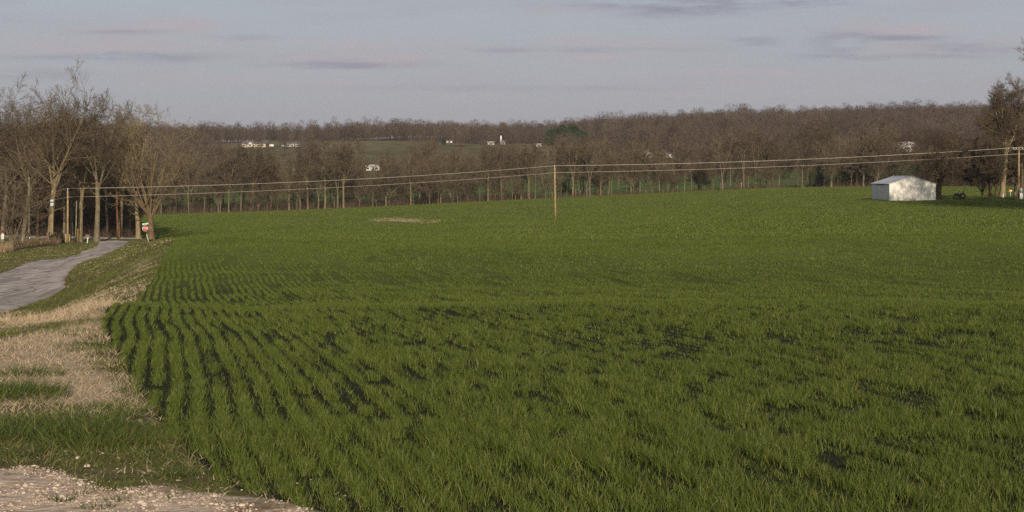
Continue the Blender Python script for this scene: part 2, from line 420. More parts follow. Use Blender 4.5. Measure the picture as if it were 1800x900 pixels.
def masks(x, y):
    px = in_frame_px(x, y); d = y
    e = .03*np.clip(d, 5, 400)**.8
    def soft(pl, w=None): return np.clip(.5 + sdist(pl, x, y)/(w if w is not None else e*2), 0, 1)
    mk = {}
    mk['crop'] = np.clip(.5 + sdist(WHEAT, x, y)/(e*1.0), 0, 1)
    mk['far'] = np.clip((d-26)/40, 0, 1)
    mk['dry'] = np.maximum(np.maximum(soft(DRY, e*4), soft(DRY2, e*4)), soft(DTUFT, e*4))
    mk['stone'] = soft(STONE, .5)
    mk['soil'] = np.maximum(np.maximum(.42*soft(SOILS, .6), soft(DIRT, 2.0)), soft(YARD, 2.0))
    mk['straw_patch'] = soft(PATCH, 7)
    lit = (px < 236) & (d > 212) & (d < 470)
    lit = np.where(lit, np.clip((236-px)/8, 0, 1)*np.clip((d-224)/6, 0, 1), 0)
    creek = np.clip((d-452)/6, 0, 1)*np.clip((505-d)/25, 0, 1)
    wood = wood_density(px, d)
    mk['litter'] = np.maximum(np.maximum(lit, creek), wood*(d > 500))
    mk['meadow'] = np.where(d > 520, 1-wood, 0.0)*np.clip((d-760)/60, 0, 1)
    mk['lush'] = np.where(d > 490, 1-wood, 0.0)*np.clip((d-495)/25, 0, 1)*np.clip((800-d)/60, 0, 1)
    return mk

def wood_density(px, d):
    """0..1, where the far woods stand"""
    px = np.asarray(px, float); d = np.asarray(d, float)
    ridge = np.clip((d-1085-25*(vnoise(px/60, d*0, 9)-.5)*2)/30, 0, 1)
    side = np.clip((px-980+120*(vnoise(px/50, d/80, 10)-.5)*2)/60, 0, 1)*np.clip((d-690)/60, 0, 1)
    left = np.clip((395-px)/50, 0, 1)*np.clip((d-600)/80, 0, 1)
    patch = np.clip((vnoise(px/45, d/70, 11)-.80)*8, 0, 1)*np.clip((d-560)/40, 0, 1)*.9
    side = side*np.where((px > 930) & (px < 1065) & (d > 840) & (d < 1012), .0, 1)
    rightmid = np.clip((px-1500)/60, 0, 1)*np.clip((d-480)/30, 0, 1)
    clear = ((px > 1545) & (px < 1615) & (d < 860)) | ((px > 1118) & (px < 1192) & (d < 850)) | ((px > 636) & (px < 674) & (d < 800))
    return np.where(clear, .30, 1.0)*(np.clip(np.maximum.reduce([ridge, side, left, patch, rightmid]), 0, 1))

# ------------------------------------------------------------------ the land
ys = np.concatenate([[-60, -30, -12, -4, 0, 1.5, 2.5, 3.2], np.geomspace(3.8, 520, 560), np.geomspace(530, 1900, 130), np.geomspace(2000, 9000, 26)])
wu = np.concatenate([np.linspace(-2.6, -.48, 40)[:-1], np.linspace(-.48, .48, 300), np.linspace(.48, 2.6, 40)[1:]])
X = wu[None, :]*np.maximum(ys, 3.2)[:, None]
near_pad = np.clip((12-ys)/12, 0, 1)[:, None]*wu[None, :]*18
X = X + near_pad
Y = np.repeat(ys[:, None], len(wu), 1)
xf, yf = X.ravel(), Y.ravel()
zf = H(xf, yf)
mk = masks(xf, yf)
nr, nc = X.shape
i0 = (np.arange(nr-1)[:, None]*nc + np.arange(nc-1)[None, :]).ravel()
quads = np.stack([i0, i0+1, i0+nc+1, i0+nc], 1)
qy = yf[quads].mean(1); qc = mk['crop'][quads].mean(1)
sel_hill = qy > 500
sel_field = (~sel_hill) & (qc > .5)
sel_ground = (~sel_hill) & (~sel_field)
co = np.stack([xf, yf, zf], 1)
for nm, sel in (('field', sel_field), ('ground', sel_ground), ('hills', sel_hill)):
    q = quads[sel]; used, inv = np.unique(q, return_inverse=True)
    me = mesh_np(nm, co[used], [inv.reshape(-1, 4)], {k: v[used] for k, v in mk.items()}, True)
    tag(put(nm, me, M['land']), kind='structure')

# road: photographed edges dropped on the land, then paved with a ragged sheet a few cm proud of it
def edge(pts): return np.array([cast(a, b_, 35, 400) for a, b_ in pts])
Ledge = edge([(-160, 512), (-60, 500), (0, 480), (40, 464), (65, 458), (110, 455), (136, 449), (160, 439), (172, 431), (172, 425.5)])
Redge = edge([(-160, 600), (-60, 572), (0, 553), (34, 543), (80, 527), (119, 506), (116, 490), (126, 476), (142, 463), (182, 450), (205, 438), (222, 430), (236, 424.5)])
def strip(name, L, Rr, ncross, nlen, ragged=.25, lift=.05):
    def resample(e, n):
        s = np.concatenate([[0], np.cumsum(np.hypot(*np.diff(e, axis=0).T))]); t = np.linspace(0, s[-1], n)
        return np.stack([np.interp(t, s, e[:, 0]), np.interp(t, s, e[:, 1])], 1)
    L, Rr = resample(L, nlen), resample(Rr, nlen)
    t = np.linspace(0, 1, ncross)
    w = np.hypot(*(Rr-L).T)
    k = np.arange(nlen)
    jl = ragged*(vnoise(k*.35, k*0, 21)-.5 + .6*(vnoise(k*1.1, k*0, 22)-.5)); jr = ragged*(vnoise(k*.35, k*0, 23)-.5 + .6*(vnoise(k*1.1, k*0, 24)-.5))
    dirv = (Rr-L)/w[:, None]
    L = L + dirv*jl[:, None]; Rr = Rr + dirv*jr[:, None]
    G = L[:, None, :]*(1-t[None, :, None]) + Rr[:, None, :]*t[None, :, None]
    gx, gy = G[..., 0].ravel(), G[..., 1].ravel()
    crown = (.06*(1-(2*t-1)**2))[None, :].repeat(nlen, 0).ravel()
    gz = H(gx, gy) + lift + crown - (np.abs(2*t-1) > .98)[None, :].repeat(nlen, 0).ravel()*.12
    a = (np.arange(nlen-1)[:, None]*ncross + np.arange(ncross-1)[None, :]).ravel()
    return mesh_np(name, np.stack([gx, gy, gz], 1), [np.stack([a, a+1, a+ncross+1, a+ncross], 1)], {'across': t[None, :].repeat(nlen, 0).ravel()}, True)
tag(put('road', strip('road', Ledge, Redge, 24, 520, .8), M['asphalt']), kind='structure')
cr_n = np.array([(at(p, 226 if p > 150 else 224), 226 if p > 150 else 224) for p in (-300, -100, 60, 172, 232, 250)], float)
cr_f = np.array([(at(p, 231), 231) for p in (-300, -100, 60, 172, 232, 250)], float)
tag(put('crossroad', strip('crossroad', cr_n, cr_f, 8, 120, .3, .06), M['asphalt']), kind='structure')

# ------------------------------------------------------------------ blades
def blades(x, y, z, h, w, lean, bend, segs=3, az=None, face=None):
    n = len(x)
    az = rng.uniform(0, 2*np.pi, n) if az is None else az
    face = rng.uniform(0, np.pi, n) if face is None else face
    ld = np.stack([np.cos(az), np.sin(az), np.zeros(n)], 1)
    wd = np.stack([np.cos(face), np.sin(face), np.zeros(n)], 1)
    b0 = np.stack([x, y, z], 1)
    V = np.empty((n, 2*segs+1, 3), np.float32)
    for k in range(segs+1):
        t = k/segs
        p = b0 + ld*(h*(lean*t + bend*t*t))[:, None]
        p[:, 2] += h*(t*np.sqrt(np.clip(1-lean**2*.5, .05, 1)) - .45*bend*t*t)
        if k < segs:
            ww = (w*.5*(1-t**1.6))[:, None]
            V[:, 2*k] = p - wd*ww; V[:, 2*k+1] = p + wd*ww
        else: V[:, 2*segs] = p
    o = (np.arange(n)*(2*segs+1))[:, None]
    q = np.concatenate([o + np.array([2*k, 2*k+1, 2*k+3, 2*k+2]) for k in range(segs-1)]) if segs > 1 else np.zeros((0, 4), int)
    tr = o + np.array([2*segs-2, 2*segs-1, 2*segs])
    return V.reshape(-1, 3), q, tr

class Blades:
    def __init__(s): s.v, s.q, s.t, s.n = [], [], [], 0
    def add(s, *a, **k):
        v, q, t = blades(*a, **k)
        s.v.append(v); s.q.append(q+s.n); s.t.append(t+s.n); s.n += len(v)
    def build(s, name, mat, label, cat):
        me = mesh_np(name, np.concatenate(s.v), [np.concatenate(s.q), np.concatenate(s.t)])
        return tag(put(name, me, mat), label, cat, kind='stuff')

def scatter(d0, d1, dens, umax=.42, umin=None, m0=0.0, m1=0.0):
    """random points in the wedge the lens sees, widened by m0 and m1 metres at its sides, dens per square metre"""
    umin = -umax if umin is None else umin
    dd = np.linspace(d0, d1, 400); wdt = (umax-umin)*dd + m0 + m1
    cum = np.concatenate([[0], np.cumsum((wdt[1:]+wdt[:-1])*.5*np.diff(dd))])
    n = int(cum[-1]*dens)
    d = np.interp(rng.uniform(0, cum[-1], n), cum, dd)
    return rng.uniform(0, 1, n)*((umax-umin)*d+m0+m1) + umin*d - m0, d

AZ = math.atan2(295-PX0, F)
ca, sa = math.cos(AZ), math.sin(AZ)
ROW = .19
def rows(x, y):
    return x*ca - y*sa, x*sa + y*ca
def wig(s): return .040*np.sin(s/2.3) + .022*np.sin(s/1.05+1) + .09*np.sin(s/9.+.5)
wheat = Blades()
for (d0, d1, dens, wd, hh, segs, sig) in ((4.6, 11, 4000, .0044, .108, 3, .040), (11, 18, 2400, .0054, .107, 2, .032), (18, 30, 1200, .0076, .108, 2, .027),
                                      (30, 50, 450, .0110, .105, 2, .022), (50, 82, 160, .017, .10, 2, .026), (82, 100, 40, .04, .12, 2, .06), (100, 138, 20, .06, .14, 2, .1), (138, 260, 13, .08, .18, 2, .1), (260, 456, 8, .11, .20, 2, .1)):
    x, y = scatter(d0, d1, dens, .40 if d0 > 30 else .38, None, 0 if d0 > 30 else 1.0, 0 if d0 > 40 else 3.6)
    p, s = rows(x, y)
    k = np.round((p-wig(s))/ROW)
    far = d0 > 99
    if not far:
        p2 = k*ROW + wig(s) + rng.normal(0, sig, len(k))
        x, y = p2*ca + s*sa, -p2*sa + s*ca
    # holes in the stand, drawn out along the drill rows
    kh = k if d0 < 30 else np.floor(k/2)
    hole = vnoise(kh+500, s/(.38 if d0 < 30 else 2.2)+kh*.37, 31)*.92 + vnoise(p/1.6, s/3.0, 32)*.08 + .17*(kh % 2)
    thin = np.clip((hole-(.36 if d0 < 11 else .43 if d0 < 18 else .44 if d0 < 30 else .33))/.08, 0, 1) if not far else np.ones(len(x))
    thin = np.where(sdist(WHEAT, x, y) < .7, np.maximum(thin, .7), thin)
    keep = rng.uniform(0, 1, len(x)) < (.42 if d0 < 11 else .24)+(.58 if d0 < 11 else .76)*thin
    if not far:
        row_g = vnoise(k*5.3, s/.20, 33); keep &= row_g > (.14 if d0 < 30 else .08)
        keep &= vnoise(k+900, s/1.1, 37) > (-1 if d0 < 18 else .06 if d0 < 30 else .09)
    sd = sdist(WHEAT, x, y) + .14*(vnoise(x*3, y*3, 35)-.5)
    keep &= sd > 0
    if not far:      # tramlines left by the sprayer
        for q in (3.0, 4.9, 14.2, 16.1, 27.0, 28.9): keep &= (np.abs(p-wig(s)-q) > .13) | (rng.uniform(0, 1, len(x)) < .25 + .5*vnoise(s/2.5, s*0+q, 39)) | (y < 14)
    if far: keep &= ~((np.hypot(x-70.4, y-256) < 9) | (sdist(YARD, x, y) > -1)) & ~((sdist(PATCH, x, y) > -4) & (vnoise(x/5, y/9, 38) > .45))
    x, y, thin, sd = x[keep], y[keep], thin[keep], sd[keep]
    n = len(x)
    h = hh*rng.uniform(.6, 1.2, n)*(.70+.6*vnoise(x/1.1, y/1.1, 36))*(.56+.44*thin)
    h *= np.clip(.6+sd*.8, .6, 1)
    wheat.add(x, y, H(x, y)-.01, h, wd*rng.uniform(.7, 1.25, n), rng.uniform(.02, .42, n), rng.uniform(.0, .55, n), segs=segs)
wheat.build('wheat', M['wheat'], 'young green wheat standing in drilled rows across the field', 'wheat')

gr = Blades(); st = Blades(); wdg = Blades()
for (d0, d1, dens, w, hh, segs) in ((5.5, 14, 900, .006, .075, 2), (14, 27, 380, .010, .085, 2), (27, 70, 95, .022, .10, 2), (70, 150, 20, .05, .13, 2), (150, 232, 7, .08, .16, 2)):
    x, y = scatter(d0, d1, dens, -.20, -.46, 2.5 if d0 < 30 else 0, 0)
    crop = sdist(WHEAT, x, y); stone = sdist(STONE, x, y); dryd = np.maximum(sdist(DRY, x, y), sdist(DRY2, x, y))*1.0
    rd = sdist(np.concatenate([Ledge, Redge[::-1]]), x, y)
    e = .04*y
    dryd = dryd + e*2.6*(vnoise(x/.5, y/.7, 40)-.5) + e*3.4*(vnoise(x/1.3, y/2.2, 49)-.34)
    base_ok = (crop < .02) & (rd < .0+.25*(vnoise(x*1.3, y*.7, 46)-.4)) & (y < 224)
    thin = vnoise(x/.35, y/.35, 41)*.5+vnoise(x/1.4, y/1.4, 42)*.5
    soil = sdist(SOILS, x, y)
    gk = base_ok & (stone < -.05) & (dryd < 0) & (thin > np.where(soil > 0, .47, np.where(y < 14, .47, .30)))
    xx, yy = x[gk], y[gk]; n = len(xx)
    tuft = vnoise(xx/.6, yy/.6, 43)
    gr.add(xx, yy, H(xx, yy)-.005, hh*rng.uniform(.5, 1.25, n)*(.55+.9*tuft), w*rng.uniform(.7, 1.2, n), rng.uniform(.1, .6, n), rng.uniform(.1, .6, n), segs=segs)
    dk = base_ok & (stone < -.1) & (dryd > -e*.7*vnoise(x*2, y*2, 44))
    if d0 >= 70: dk = base_ok & (thin > .62)
    xx, yy = x[dk], y[dk]; n = len(xx)
    st.add(xx, yy, H(xx, yy)-.005, hh*.95*rng.uniform(.4, 1.4, n), w*.8*rng.uniform(.6, 1.2, n), rng.uniform(.35, 1.0, n), rng.uniform(.1, .8, n), segs=segs)
# bleached stubble on the bare patch out in the crop
x, y = scatter(255, 320, 3.5, -.04, -.11); kk = (sdist(PATCH, x, y) + 9*(vnoise(x/2.5, y/6, 48)-.62) > 0); x, y = x[kk], y[kk]; n = len(x)
st.add(x, y, H(x, y)-.01, .16*rng.uniform(.5, 1.3, n), np.full(n, .10), rng.uniform(.1, .6, n), rng.uniform(0, .5, n), segs=2)
# litter and seedlings on the damp soil between drive and crop
x, y = scatter(7, 12, 900, -.08, -.45); kk = (sdist(SOILS, x, y) > -.15) & (sdist(STONE, x, y) < .25) & (sdist(WHEAT, x, y) < .05); x, y = x[kk], y[kk]; n = len(x)
cl = vnoise(x/.25, y/.25, 55)
a_ = (cl > .5) & (rng.uniform(0, 1, n) < .7); m_ = int(a_.sum())
gr.add(x[a_], y[a_], H(x[a_], y[a_])-.004, rng.uniform(.02, .07, m_), rng.uniform(.004, .008, m_), rng.uniform(.1, .8, m_), rng.uniform(.1, .7, m_), segs=2)
b_ = (~a_) & (rng.uniform(0, 1, n) < .35); m_ = int(b_.sum())
st.add(x[b_], y[b_], H(x[b_], y[b_]), rng.uniform(.02, .06, m_), rng.uniform(.003, .007, m_), rng.uniform(.8, 1.25, m_), rng.uniform(.1, .5, m_), segs=2)
# taller straw standing along the crest
x, y = scatter(24, 38, 120, -.26, -.40); kk = np.maximum(sdist(DRY2, x, y), 0) > 0
x, y = x[kk], y[kk]; n = len(x)
kk = rng.uniform(0, 1, n) < .2+.8*(vnoise(x/.5, y/.5, 47) > .5); x, y = x[kk], y[kk]; n = len(x)
st.add(x, y, H(x, y)-.01, .24*rng.uniform(.5, 1.3, n), np.full(n, .011), rng.uniform(.1, .6, n), rng.uniform(0, .6, n), segs=3)
# coarse weedy tufts near the drive
TUFTS = [(20, 690, .34, .30), (48, 660, .25, .26), (-30, 700, .5, .32), (8, 770, .26, .32), (140, 755, .28, .26), (175, 780, .30, .26), (215, 760, .24, .22), (110, 770, .22, .24), (60, 745, .24, .2),
         (235, 725, .16, .18), (150, 720, .2, .18), (90, 735, .18, .18), (265, 770, .18, .17), (180, 735, .2, .2), (30, 745, .2, .18), (60, 800, .14, .16), (330, 835, .12, .12), (245, 800, .14, .14), (300, 838, .1, .12),
         (150, 606, .12, .2), (128, 618, .1, .16), (185, 640, .16, .16), (230, 690, .12, .14), (108, 880, .05, .10), (170, 893, .06, .09), (205, 880, .05, .08), (15, 800, .1, .14)]
for (px, py, rad, hh) in TUFTS:
    cx, cy = cast(px, py); n = int(rad*rad*5200)+40
    a = rng.uniform(0, 2*np.pi, n); r = rad*np.sqrt(rng.uniform(0, 1, n))
    x, y = cx + 1.5*r*np.cos(a), cy + r*np.sin(a)
    wdg.add(x, y, H(x, y)-.01, hh*.82*rng.uniform(.35, 1.15, n)*(1-.4*r/rad), rng.uniform(.004, .008, n), rng.uniform(.1, .55, n), rng.uniform(.1, .7, n), segs=4, az=a+rng.normal(0, .8, n))
gr.build('grass', M['grass'], 'short green verge grass beside the road and the drive', 'grass')
st.build('dry_grass', M['straw'], 'flattened straw-coloured dead grass on the bank between road and wheat', 'dry grass')
wdg.build('weeds', M['weed'], 'coarse dark green grass tufts beside the gravel drive', 'weeds')

# pebbles of the drive
n = 9000*4
px_, py_ = rng.uniform(-80, 570, n), rng.uniform(812, 935, n)
d = np.geomspace(5, 11, 60)
x = rng.uniform(-4.2, -.2, n); y = rng.uniform(5.6, 9.8, n)
sd = sdist(STONE, x, y); kk = (sd + .35*(vnoise(x*2, y*2, 51)-.5) > 0) & (vnoise(x*4, y*4, 52) > .30) | (rng.uniform(0, 1, n) < .05) & (sd > -.6)
x, y = x[kk], y[kk]; n = len(x)
r = np.clip(rng.lognormal(-5.45, .5, n), .0025, .022)
ico = np.array([(0, 0, 1), (.89, 0, .45), (.28, .85, .45), (-.72, .53, .45), (-.72, -.53, .45), (.28, -.85, .45), (.72, .53, -.45), (-.28, .85, -.45), (-.89, 0, -.45), (-.28, -.85, -.45), (.72, -.53, -.45), (0, 0, -1)])
icf = np.array([(0,1,2),(0,2,3),(0,3,4),(0,4,5),(0,5,1),(1,6,2),(2,7,3),(3,8,4),(4,9,5),(5,10,1),(6,7,2),(7,8,3),(8,9,4),(9,10,5),(10,6,1),(11,7,6),(11,8,7),(11,9,8),(11,10,9),(11,6,10)])
V = ico[None]*rng.uniform(.7, 1.3, (n, 12, 1))*r[:, None, None]*np.stack([rng.uniform(.8, 1.4, n), rng.uniform(.8, 1.3, n), rng.uniform(.45, .8, n)], 1)[:, None, :]
V = V + np.stack([x, y, H(x, y)+r*.15], 1)[:, None, :]
me = mesh_np('gravel', V.reshape(-1, 3), [(np.arange(n)[:, None, None]*12 + icf[None]).reshape(-1, 3)])
m, nt, b = mat_new('pebble')
rr = N(nt, 'ShaderNodeNewGeometry').outputs['Random Per Island']
plug(nt, b.inputs['Base Color'], mixc(nt, sstep(nt, rr, 0, .8), (.24, .17, .125), (.55, .45, .36))); b.inputs['Roughness'].default_value = .95; b.inputs['Specular IOR Level'].default_value = .15
tag(put('gravel', me, m), 'loose pinkish gravel of the drive beside the wheat', 'gravel', kind='stuff')

# ------------------------------------------------------------------ bare trees
def curve(P, D, L, Rr, K, bend, up, taper):
    n = len(P); pts = np.empty((n, K+1, 3)); rad = np.empty((n, K+1))
    pts[:, 0] = P; D = D.copy(); rad[:, 0] = Rr
    for k in range(1, K+1):
        D = D + rng.normal(0, bend, (n, 3)); D[:, 2] += up
        D /= np.linalg.norm(D, axis=1)[:, None]
        pts[:, k] = pts[:, k-1] + D*(L/K)[:, None]
        rad[:, k] = Rr*(1-(1-taper)*k/K)
    return pts, rad
def spawn(pts, rad, L, m, t0, t1, a0, a1, l0, l1, rr, rmin):
    n, K1, _ = pts.shape; K = K1-1
    t = (np.arange(m)[None, :] + rng.uniform(0, 1, (n, m)))/m*(t1-t0)+t0
    f = np.clip(t*K, 0, K-1e-4); i = f.astype(int); u = (f-i)[..., None]
    ar = np.arange(n)[:, None]
    P = pts[ar, i]*(1-u) + pts[ar, i+1]*u
    T = pts[ar, i+1]-pts[ar, i]; T /= np.linalg.norm(T, axis=2)[..., None]+1e-9
    rd = rad[ar, i]*(1-u[..., 0]) + rad[ar, i+1]*u[..., 0]
    az = rng.uniform(0, 2*np.pi, (n, 1)) + np.arange(m)[None, :]*2.4 + rng.normal(0, .5, (n, m))
    ref = np.where(np.abs(T[..., 2:3]) < .9, np.array([0, 0, 1.]), np.array([1., 0, 0]))
    U = np.cross(T, ref); U /= np.linalg.norm(U, axis=2)[..., None]+1e-9
    W = np.cross(T, U)
    an = rng.uniform(a0, a1, (n, m))
    D = T*np.cos(an)[..., None] + (U*np.cos(az)[..., None]+W*np.sin(az)[..., None])*np.sin(an)[..., None]
    LL = L[:, None]*rng.uniform(l0, l1, (n, m))*(1.15-.55*t)
    RR = np.maximum(rd*rr, rmin)
    return P.reshape(-1, 3), D.reshape(-1, 3), LL.ravel(), RR.ravel()
def tubes(pts, rad, s):
    n, K1, _ = pts.shape
    T = pts[:, -1]-pts[:, 0]; T /= np.linalg.norm(T, axis=1)[:, None]+1e-9
    ref = np.where(np.abs(T[:, 2:3]) < .9, np.array([0, 0, 1.]), np.array([1., 0, 0]))
    U = np.cross(T, ref); U /= np.linalg.norm(U, axis=1)[:, None]+1e-9; W = np.cross(T, U)
    an = 2*np.pi*np.arange(s)/s
    ring = np.cos(an)[None, :, None]*U[:, None, :] + np.sin(an)[None, :, None]*W[:, None, :]
    V = pts[:, :, None, :] + rad[:, :, None, None]*ring[:, None, :, :]
    b0 = (np.arange(n)*K1*s)[:, None, None] + (np.arange(K1-1)*s)[None, :, None]
    k = np.arange(s)[None, None, :]; k2 = (k+1) % s
    q = np.stack([b0+k, b0+k2, b0+s+k2, b0+s+k], -1).reshape(-1, 4)
    return V.reshape(-1, 3), q
def join(parts):
    v, q, o = [], [], 0
    for a, b_ in parts: v.append(a); q.append(b_+o); o += len(a)
    return np.concatenate(v), np.concatenate(q)

STY = {  # bole: bare fraction of the height; lead: number of leaders; spread of leaders; m1..m4 branches per level; droop
 'forest': dict(bole=.36, lead=2, spread=(.08, .28), m1=11, m2=7, m3=6, m4=4, l1=(.30, .55), up=.07),
 'fork':   dict(bole=.28, lead=3, spread=(.18, .42), m1=9, m2=7, m3=6, m4=4, l1=(.30, .55), up=.06),
 'slim':   dict(bole=.26, lead=1, spread=(.0, .12), m1=15, m2=7, m3=5, m4=3, l1=(.35, .60), up=.08),
 'vase':   dict(bole=.20, lead=15, spread=(.05, .90), m1=7, m2=6, m3=5, m4=4, l1=(.26, .50), up=.05),
 'spread': dict(bole=.24, lead=7, spread=(.35, 1.05), m1=9, m2=7, m3=6, m4=4, l1=(.28, .55), up=.03),
 'tall':   dict(bole=.42, lead=4, spread=(.12, .48), m1=12, m2=8, m3=7, m4=3, l1=(.32, .62), up=.05),
 'multi':  dict(bole=.10, lead=9, spread=(.12, .60), m1=8, m2=6, m3=5, m4=4, l1=(.30, .55), up=.06),
}
def make_tree(name, h, r, style, tw=.014, dens=1.0, lean=0.0):
    s = STY[style]
    bl = h*s['bole']
    P = np.zeros((1, 3)); D = np.array([[lean, 0, 1.]])
    tp, tr_ = curve(P, D, np.array([bl]), np.array([r]), 7, .03, .05, .72)
    tr_[:, 0] *= 1.35; tr_[:, 1] *= 1.06
    trunk = [tubes(tp, tr_, 9)]
    n = s['lead']; az = rng.uniform(0, 6.28) + np.arange(n)*6.283/n + rng.normal(0, .35, n)
    an = rng.uniform(*s['spread'], n)
    D = np.stack([np.sin(an)*np.cos(az), np.sin(an)*np.sin(az), np.cos(an)], 1)
    start = np.repeat(tp[0, -1][None], n, 0); start[:, 2] -= rng.uniform(0, .22, n)*bl*(n > 1)
    if n > 1:  # leaders leave the bole at slightly different heights, on its axis
        f = (start[:, 2]-tp[0, 0, 2])/(tp[0, -1, 2]-tp[0, 0, 2])*7; i = np.clip(f.astype(int), 0, 6); u = (f-i)[:, None]
        start = tp[0, i]*(1-u)+tp[0, i+1]*u
    L = (h-start[:, 2])/np.maximum(np.cos(an), .72)*rng.uniform(.78, 1.0, n)
    if style in ('vase', 'spread', 'multi'): L = np.minimum(L, (.40 if style != 'multi' else .33)*h/np.maximum(np.sin(an), .05))
    rl = np.full(n, r*.72*(1.0 if n == 1 else n**-.38))
    lp, lr = curve(start, D, L, rl, 9, .055, s['up'], .12)
    trunk.append(tubes(lp, lr, 7))
    q = lambda m: max(2, int(round(m*dens)))
    P, D, L1, R1 = spawn(lp, lr, L, q(s['m1']), .12 if style in ('vase', 'multi') else .06, .97, .5, 1.15, *s['l1'], .52, tw*1.6)
    bp, br = curve(P, D, L1, R1, 6, .09, s['up']*.9, .22)
    trunk.append(tubes(bp, br, 5))
    if style in ('forest', 'slim', 'fork', 'tall'):     # a few small shoots low on the bole
        P, D, La, Ra = spawn(tp, tr_, np.array([bl]), 7, .45, .98, .7, 1.3, .10, .34, .2, tw*1.5)
        ap, ar = curve(P, D, La, np.minimum(Ra, r*.22), 5, .12, .05, .2)
        bp = np.concatenate([bp, ap[:, [0, 1, 2, 3, 4, 5, 5]]]) if False else bp
        xtra = (ap, ar, La)
    else: xtra = None
    crown = []
    P, D, L2, R2 = spawn(bp, br, L1, q(s['m2']), .2, 1, .45, 1.0, .30, .60, .55, tw*1.2)
    cp, cr = curve(P, D, L2, R2, 4, .12, .05, .35)
    crown.append(tubes(cp, cr, 4))
    if xtra is not None:
        trunk.append(tubes(xtra[0], xtra[1], 4))
        P, D, Lx, Rx = spawn(xtra[0], xtra[1], xtra[2], q(6), .25, 1, .4, .9, .25, .5, .5, tw)
        xp, xr = curve(P, D, Lx, Rx, 3, .15, .05, .4); crown.append(tubes(xp, xr, 3))
    P, D, L3, R3 = spawn(cp, cr, L2, q(s['m3']), .15, 1, .4, 1.0, .35, .70, .6, tw)
    dp, dr = curve(P, D, L3, R3, 2, .16, .06, .5)
    crown.append(tubes(dp, dr, 3))
    P, D, L4, R4 = spawn(dp, dr, L3, s['m4'], .2, 1, .35, .9, .4, .8, .7, tw*.75)
    ep, er = curve(P, D, L4, R4, 1, .1, .05, .6)
    crown.append(tubes(ep, er, 3))
    tv, tq = join(trunk); cv, cq = join(crown)
    return mesh_np(name+'_trunk', tv, [tq], None, True), mesh_np(name+'_crown', cv, [cq])

def mats_of(tree, trunk_mat, twig_mat):
    tree[0].materials.append(M[trunk_mat]); tree[1].materials.append(M[twig_mat]); return tree

def plant(tree, px, d, label, group=None, sc=1.0, rz=None, name='bare_tree', cat='tree', scz=None, dz=-.15):
    x, y, z = base(px, d, dz)
    t = thing(name, label, cat, (x, y, z), random.uniform(0, 6.28) if rz is None else rz, group)
    t.scale = (sc, sc, scz or sc)
    put('trunk', tree[0], None, t); put('crown', tree[1], None, t)
    return t

# the big trees round the road junction
BIG = [
 (87, 207, 24.5, .46, 'tall', 'bark_tan', 'twig', 'tall bare tree with thick pale trunk behind the broken board fence'),
 (141, 216, 22.0, .36, 'tall', 'bark_tan', 'twig', 'tall bare tree just past the two slim poles by the road end'),
 (170, 214, 25.0, .42, 'tall', 'bark_grey', 'twig', 'tallest bare tree, thick grey trunk directly behind the mailbox'),
 (211, 230, 22.6, .36, 'forest', 'bark_tan', 'twig', 'bare tree beside the reddish pole at the road junction'),
 (243, 227, 22.4, .40, 'forest', 'bark_tan', 'twig_pale', 'lichen-covered slender bare tree just behind the stop sign'),
 (266, 222, 24.5, .55, 'vase', 'bark_rust', 'twig_pale', 'spreading vase-shaped bare tree with orange-brown trunk beside the stop sign'),
 (22, 165, 12.6, .20, 'multi', 'bark_grey', 'twig', 'low bushy many-stemmed bare tree beside the weathered rail fence'),
 (40, 210, 23.5, .34, 'tall', 'bark_grey', 'twig', 'grey bare tree with double trunk behind the tall dry reeds'),
 (4, 214, 23.0, .34, 'tall', 'bark_grey', 'twig', 'bare tree at the outer edge of the wood, beyond the rail fence'),
 (-40, 212, 23.0, .36, 'tall', 'bark_grey', 'twig', 'bare tree past the picture edge beyond the rail fence'),
 (112, 226, 20.5, .26, 'forest', 'bark_grey', 'twig', 'thin bare tree between the pole with the wire and the plywood board'),
 (188, 238, 21.0, .24, 'slim', 'bark_tan', 'twig', 'slim bare tree between the grey trunk and the reddish pole'),
 (229, 240, 20.5, .22, 'slim', 'bark_tan', 'twig_pale', 'slim bare tree in the gap between the reddish pole and the stop sign'),
 (126, 232, 23.0, .28, 'tall', 'bark_grey', 'twig', 'grey bare tree rising behind the short leaning pole'),
 (232, 250, 23.5, .32, 'tall', 'bark_grey', 'twig', 'bare tree of the second row behind the stop sign'),
 (66, 226, 18.5, .26, 'fork', 'bark_dark', 'twig', 'dark forked bare tree between the green-grey pole and the thick trunk'),
]
for i, (px, d, h, r, sty, tm, cm, lab) in enumerate(BIG):
    t = mats_of(make_tree('big', h*.88, r, sty, .019, .68 if sty == 'vase' else .84), tm, cm)
    plant(t, px, d, lab, 'bare trees at the road junction', rz=0)

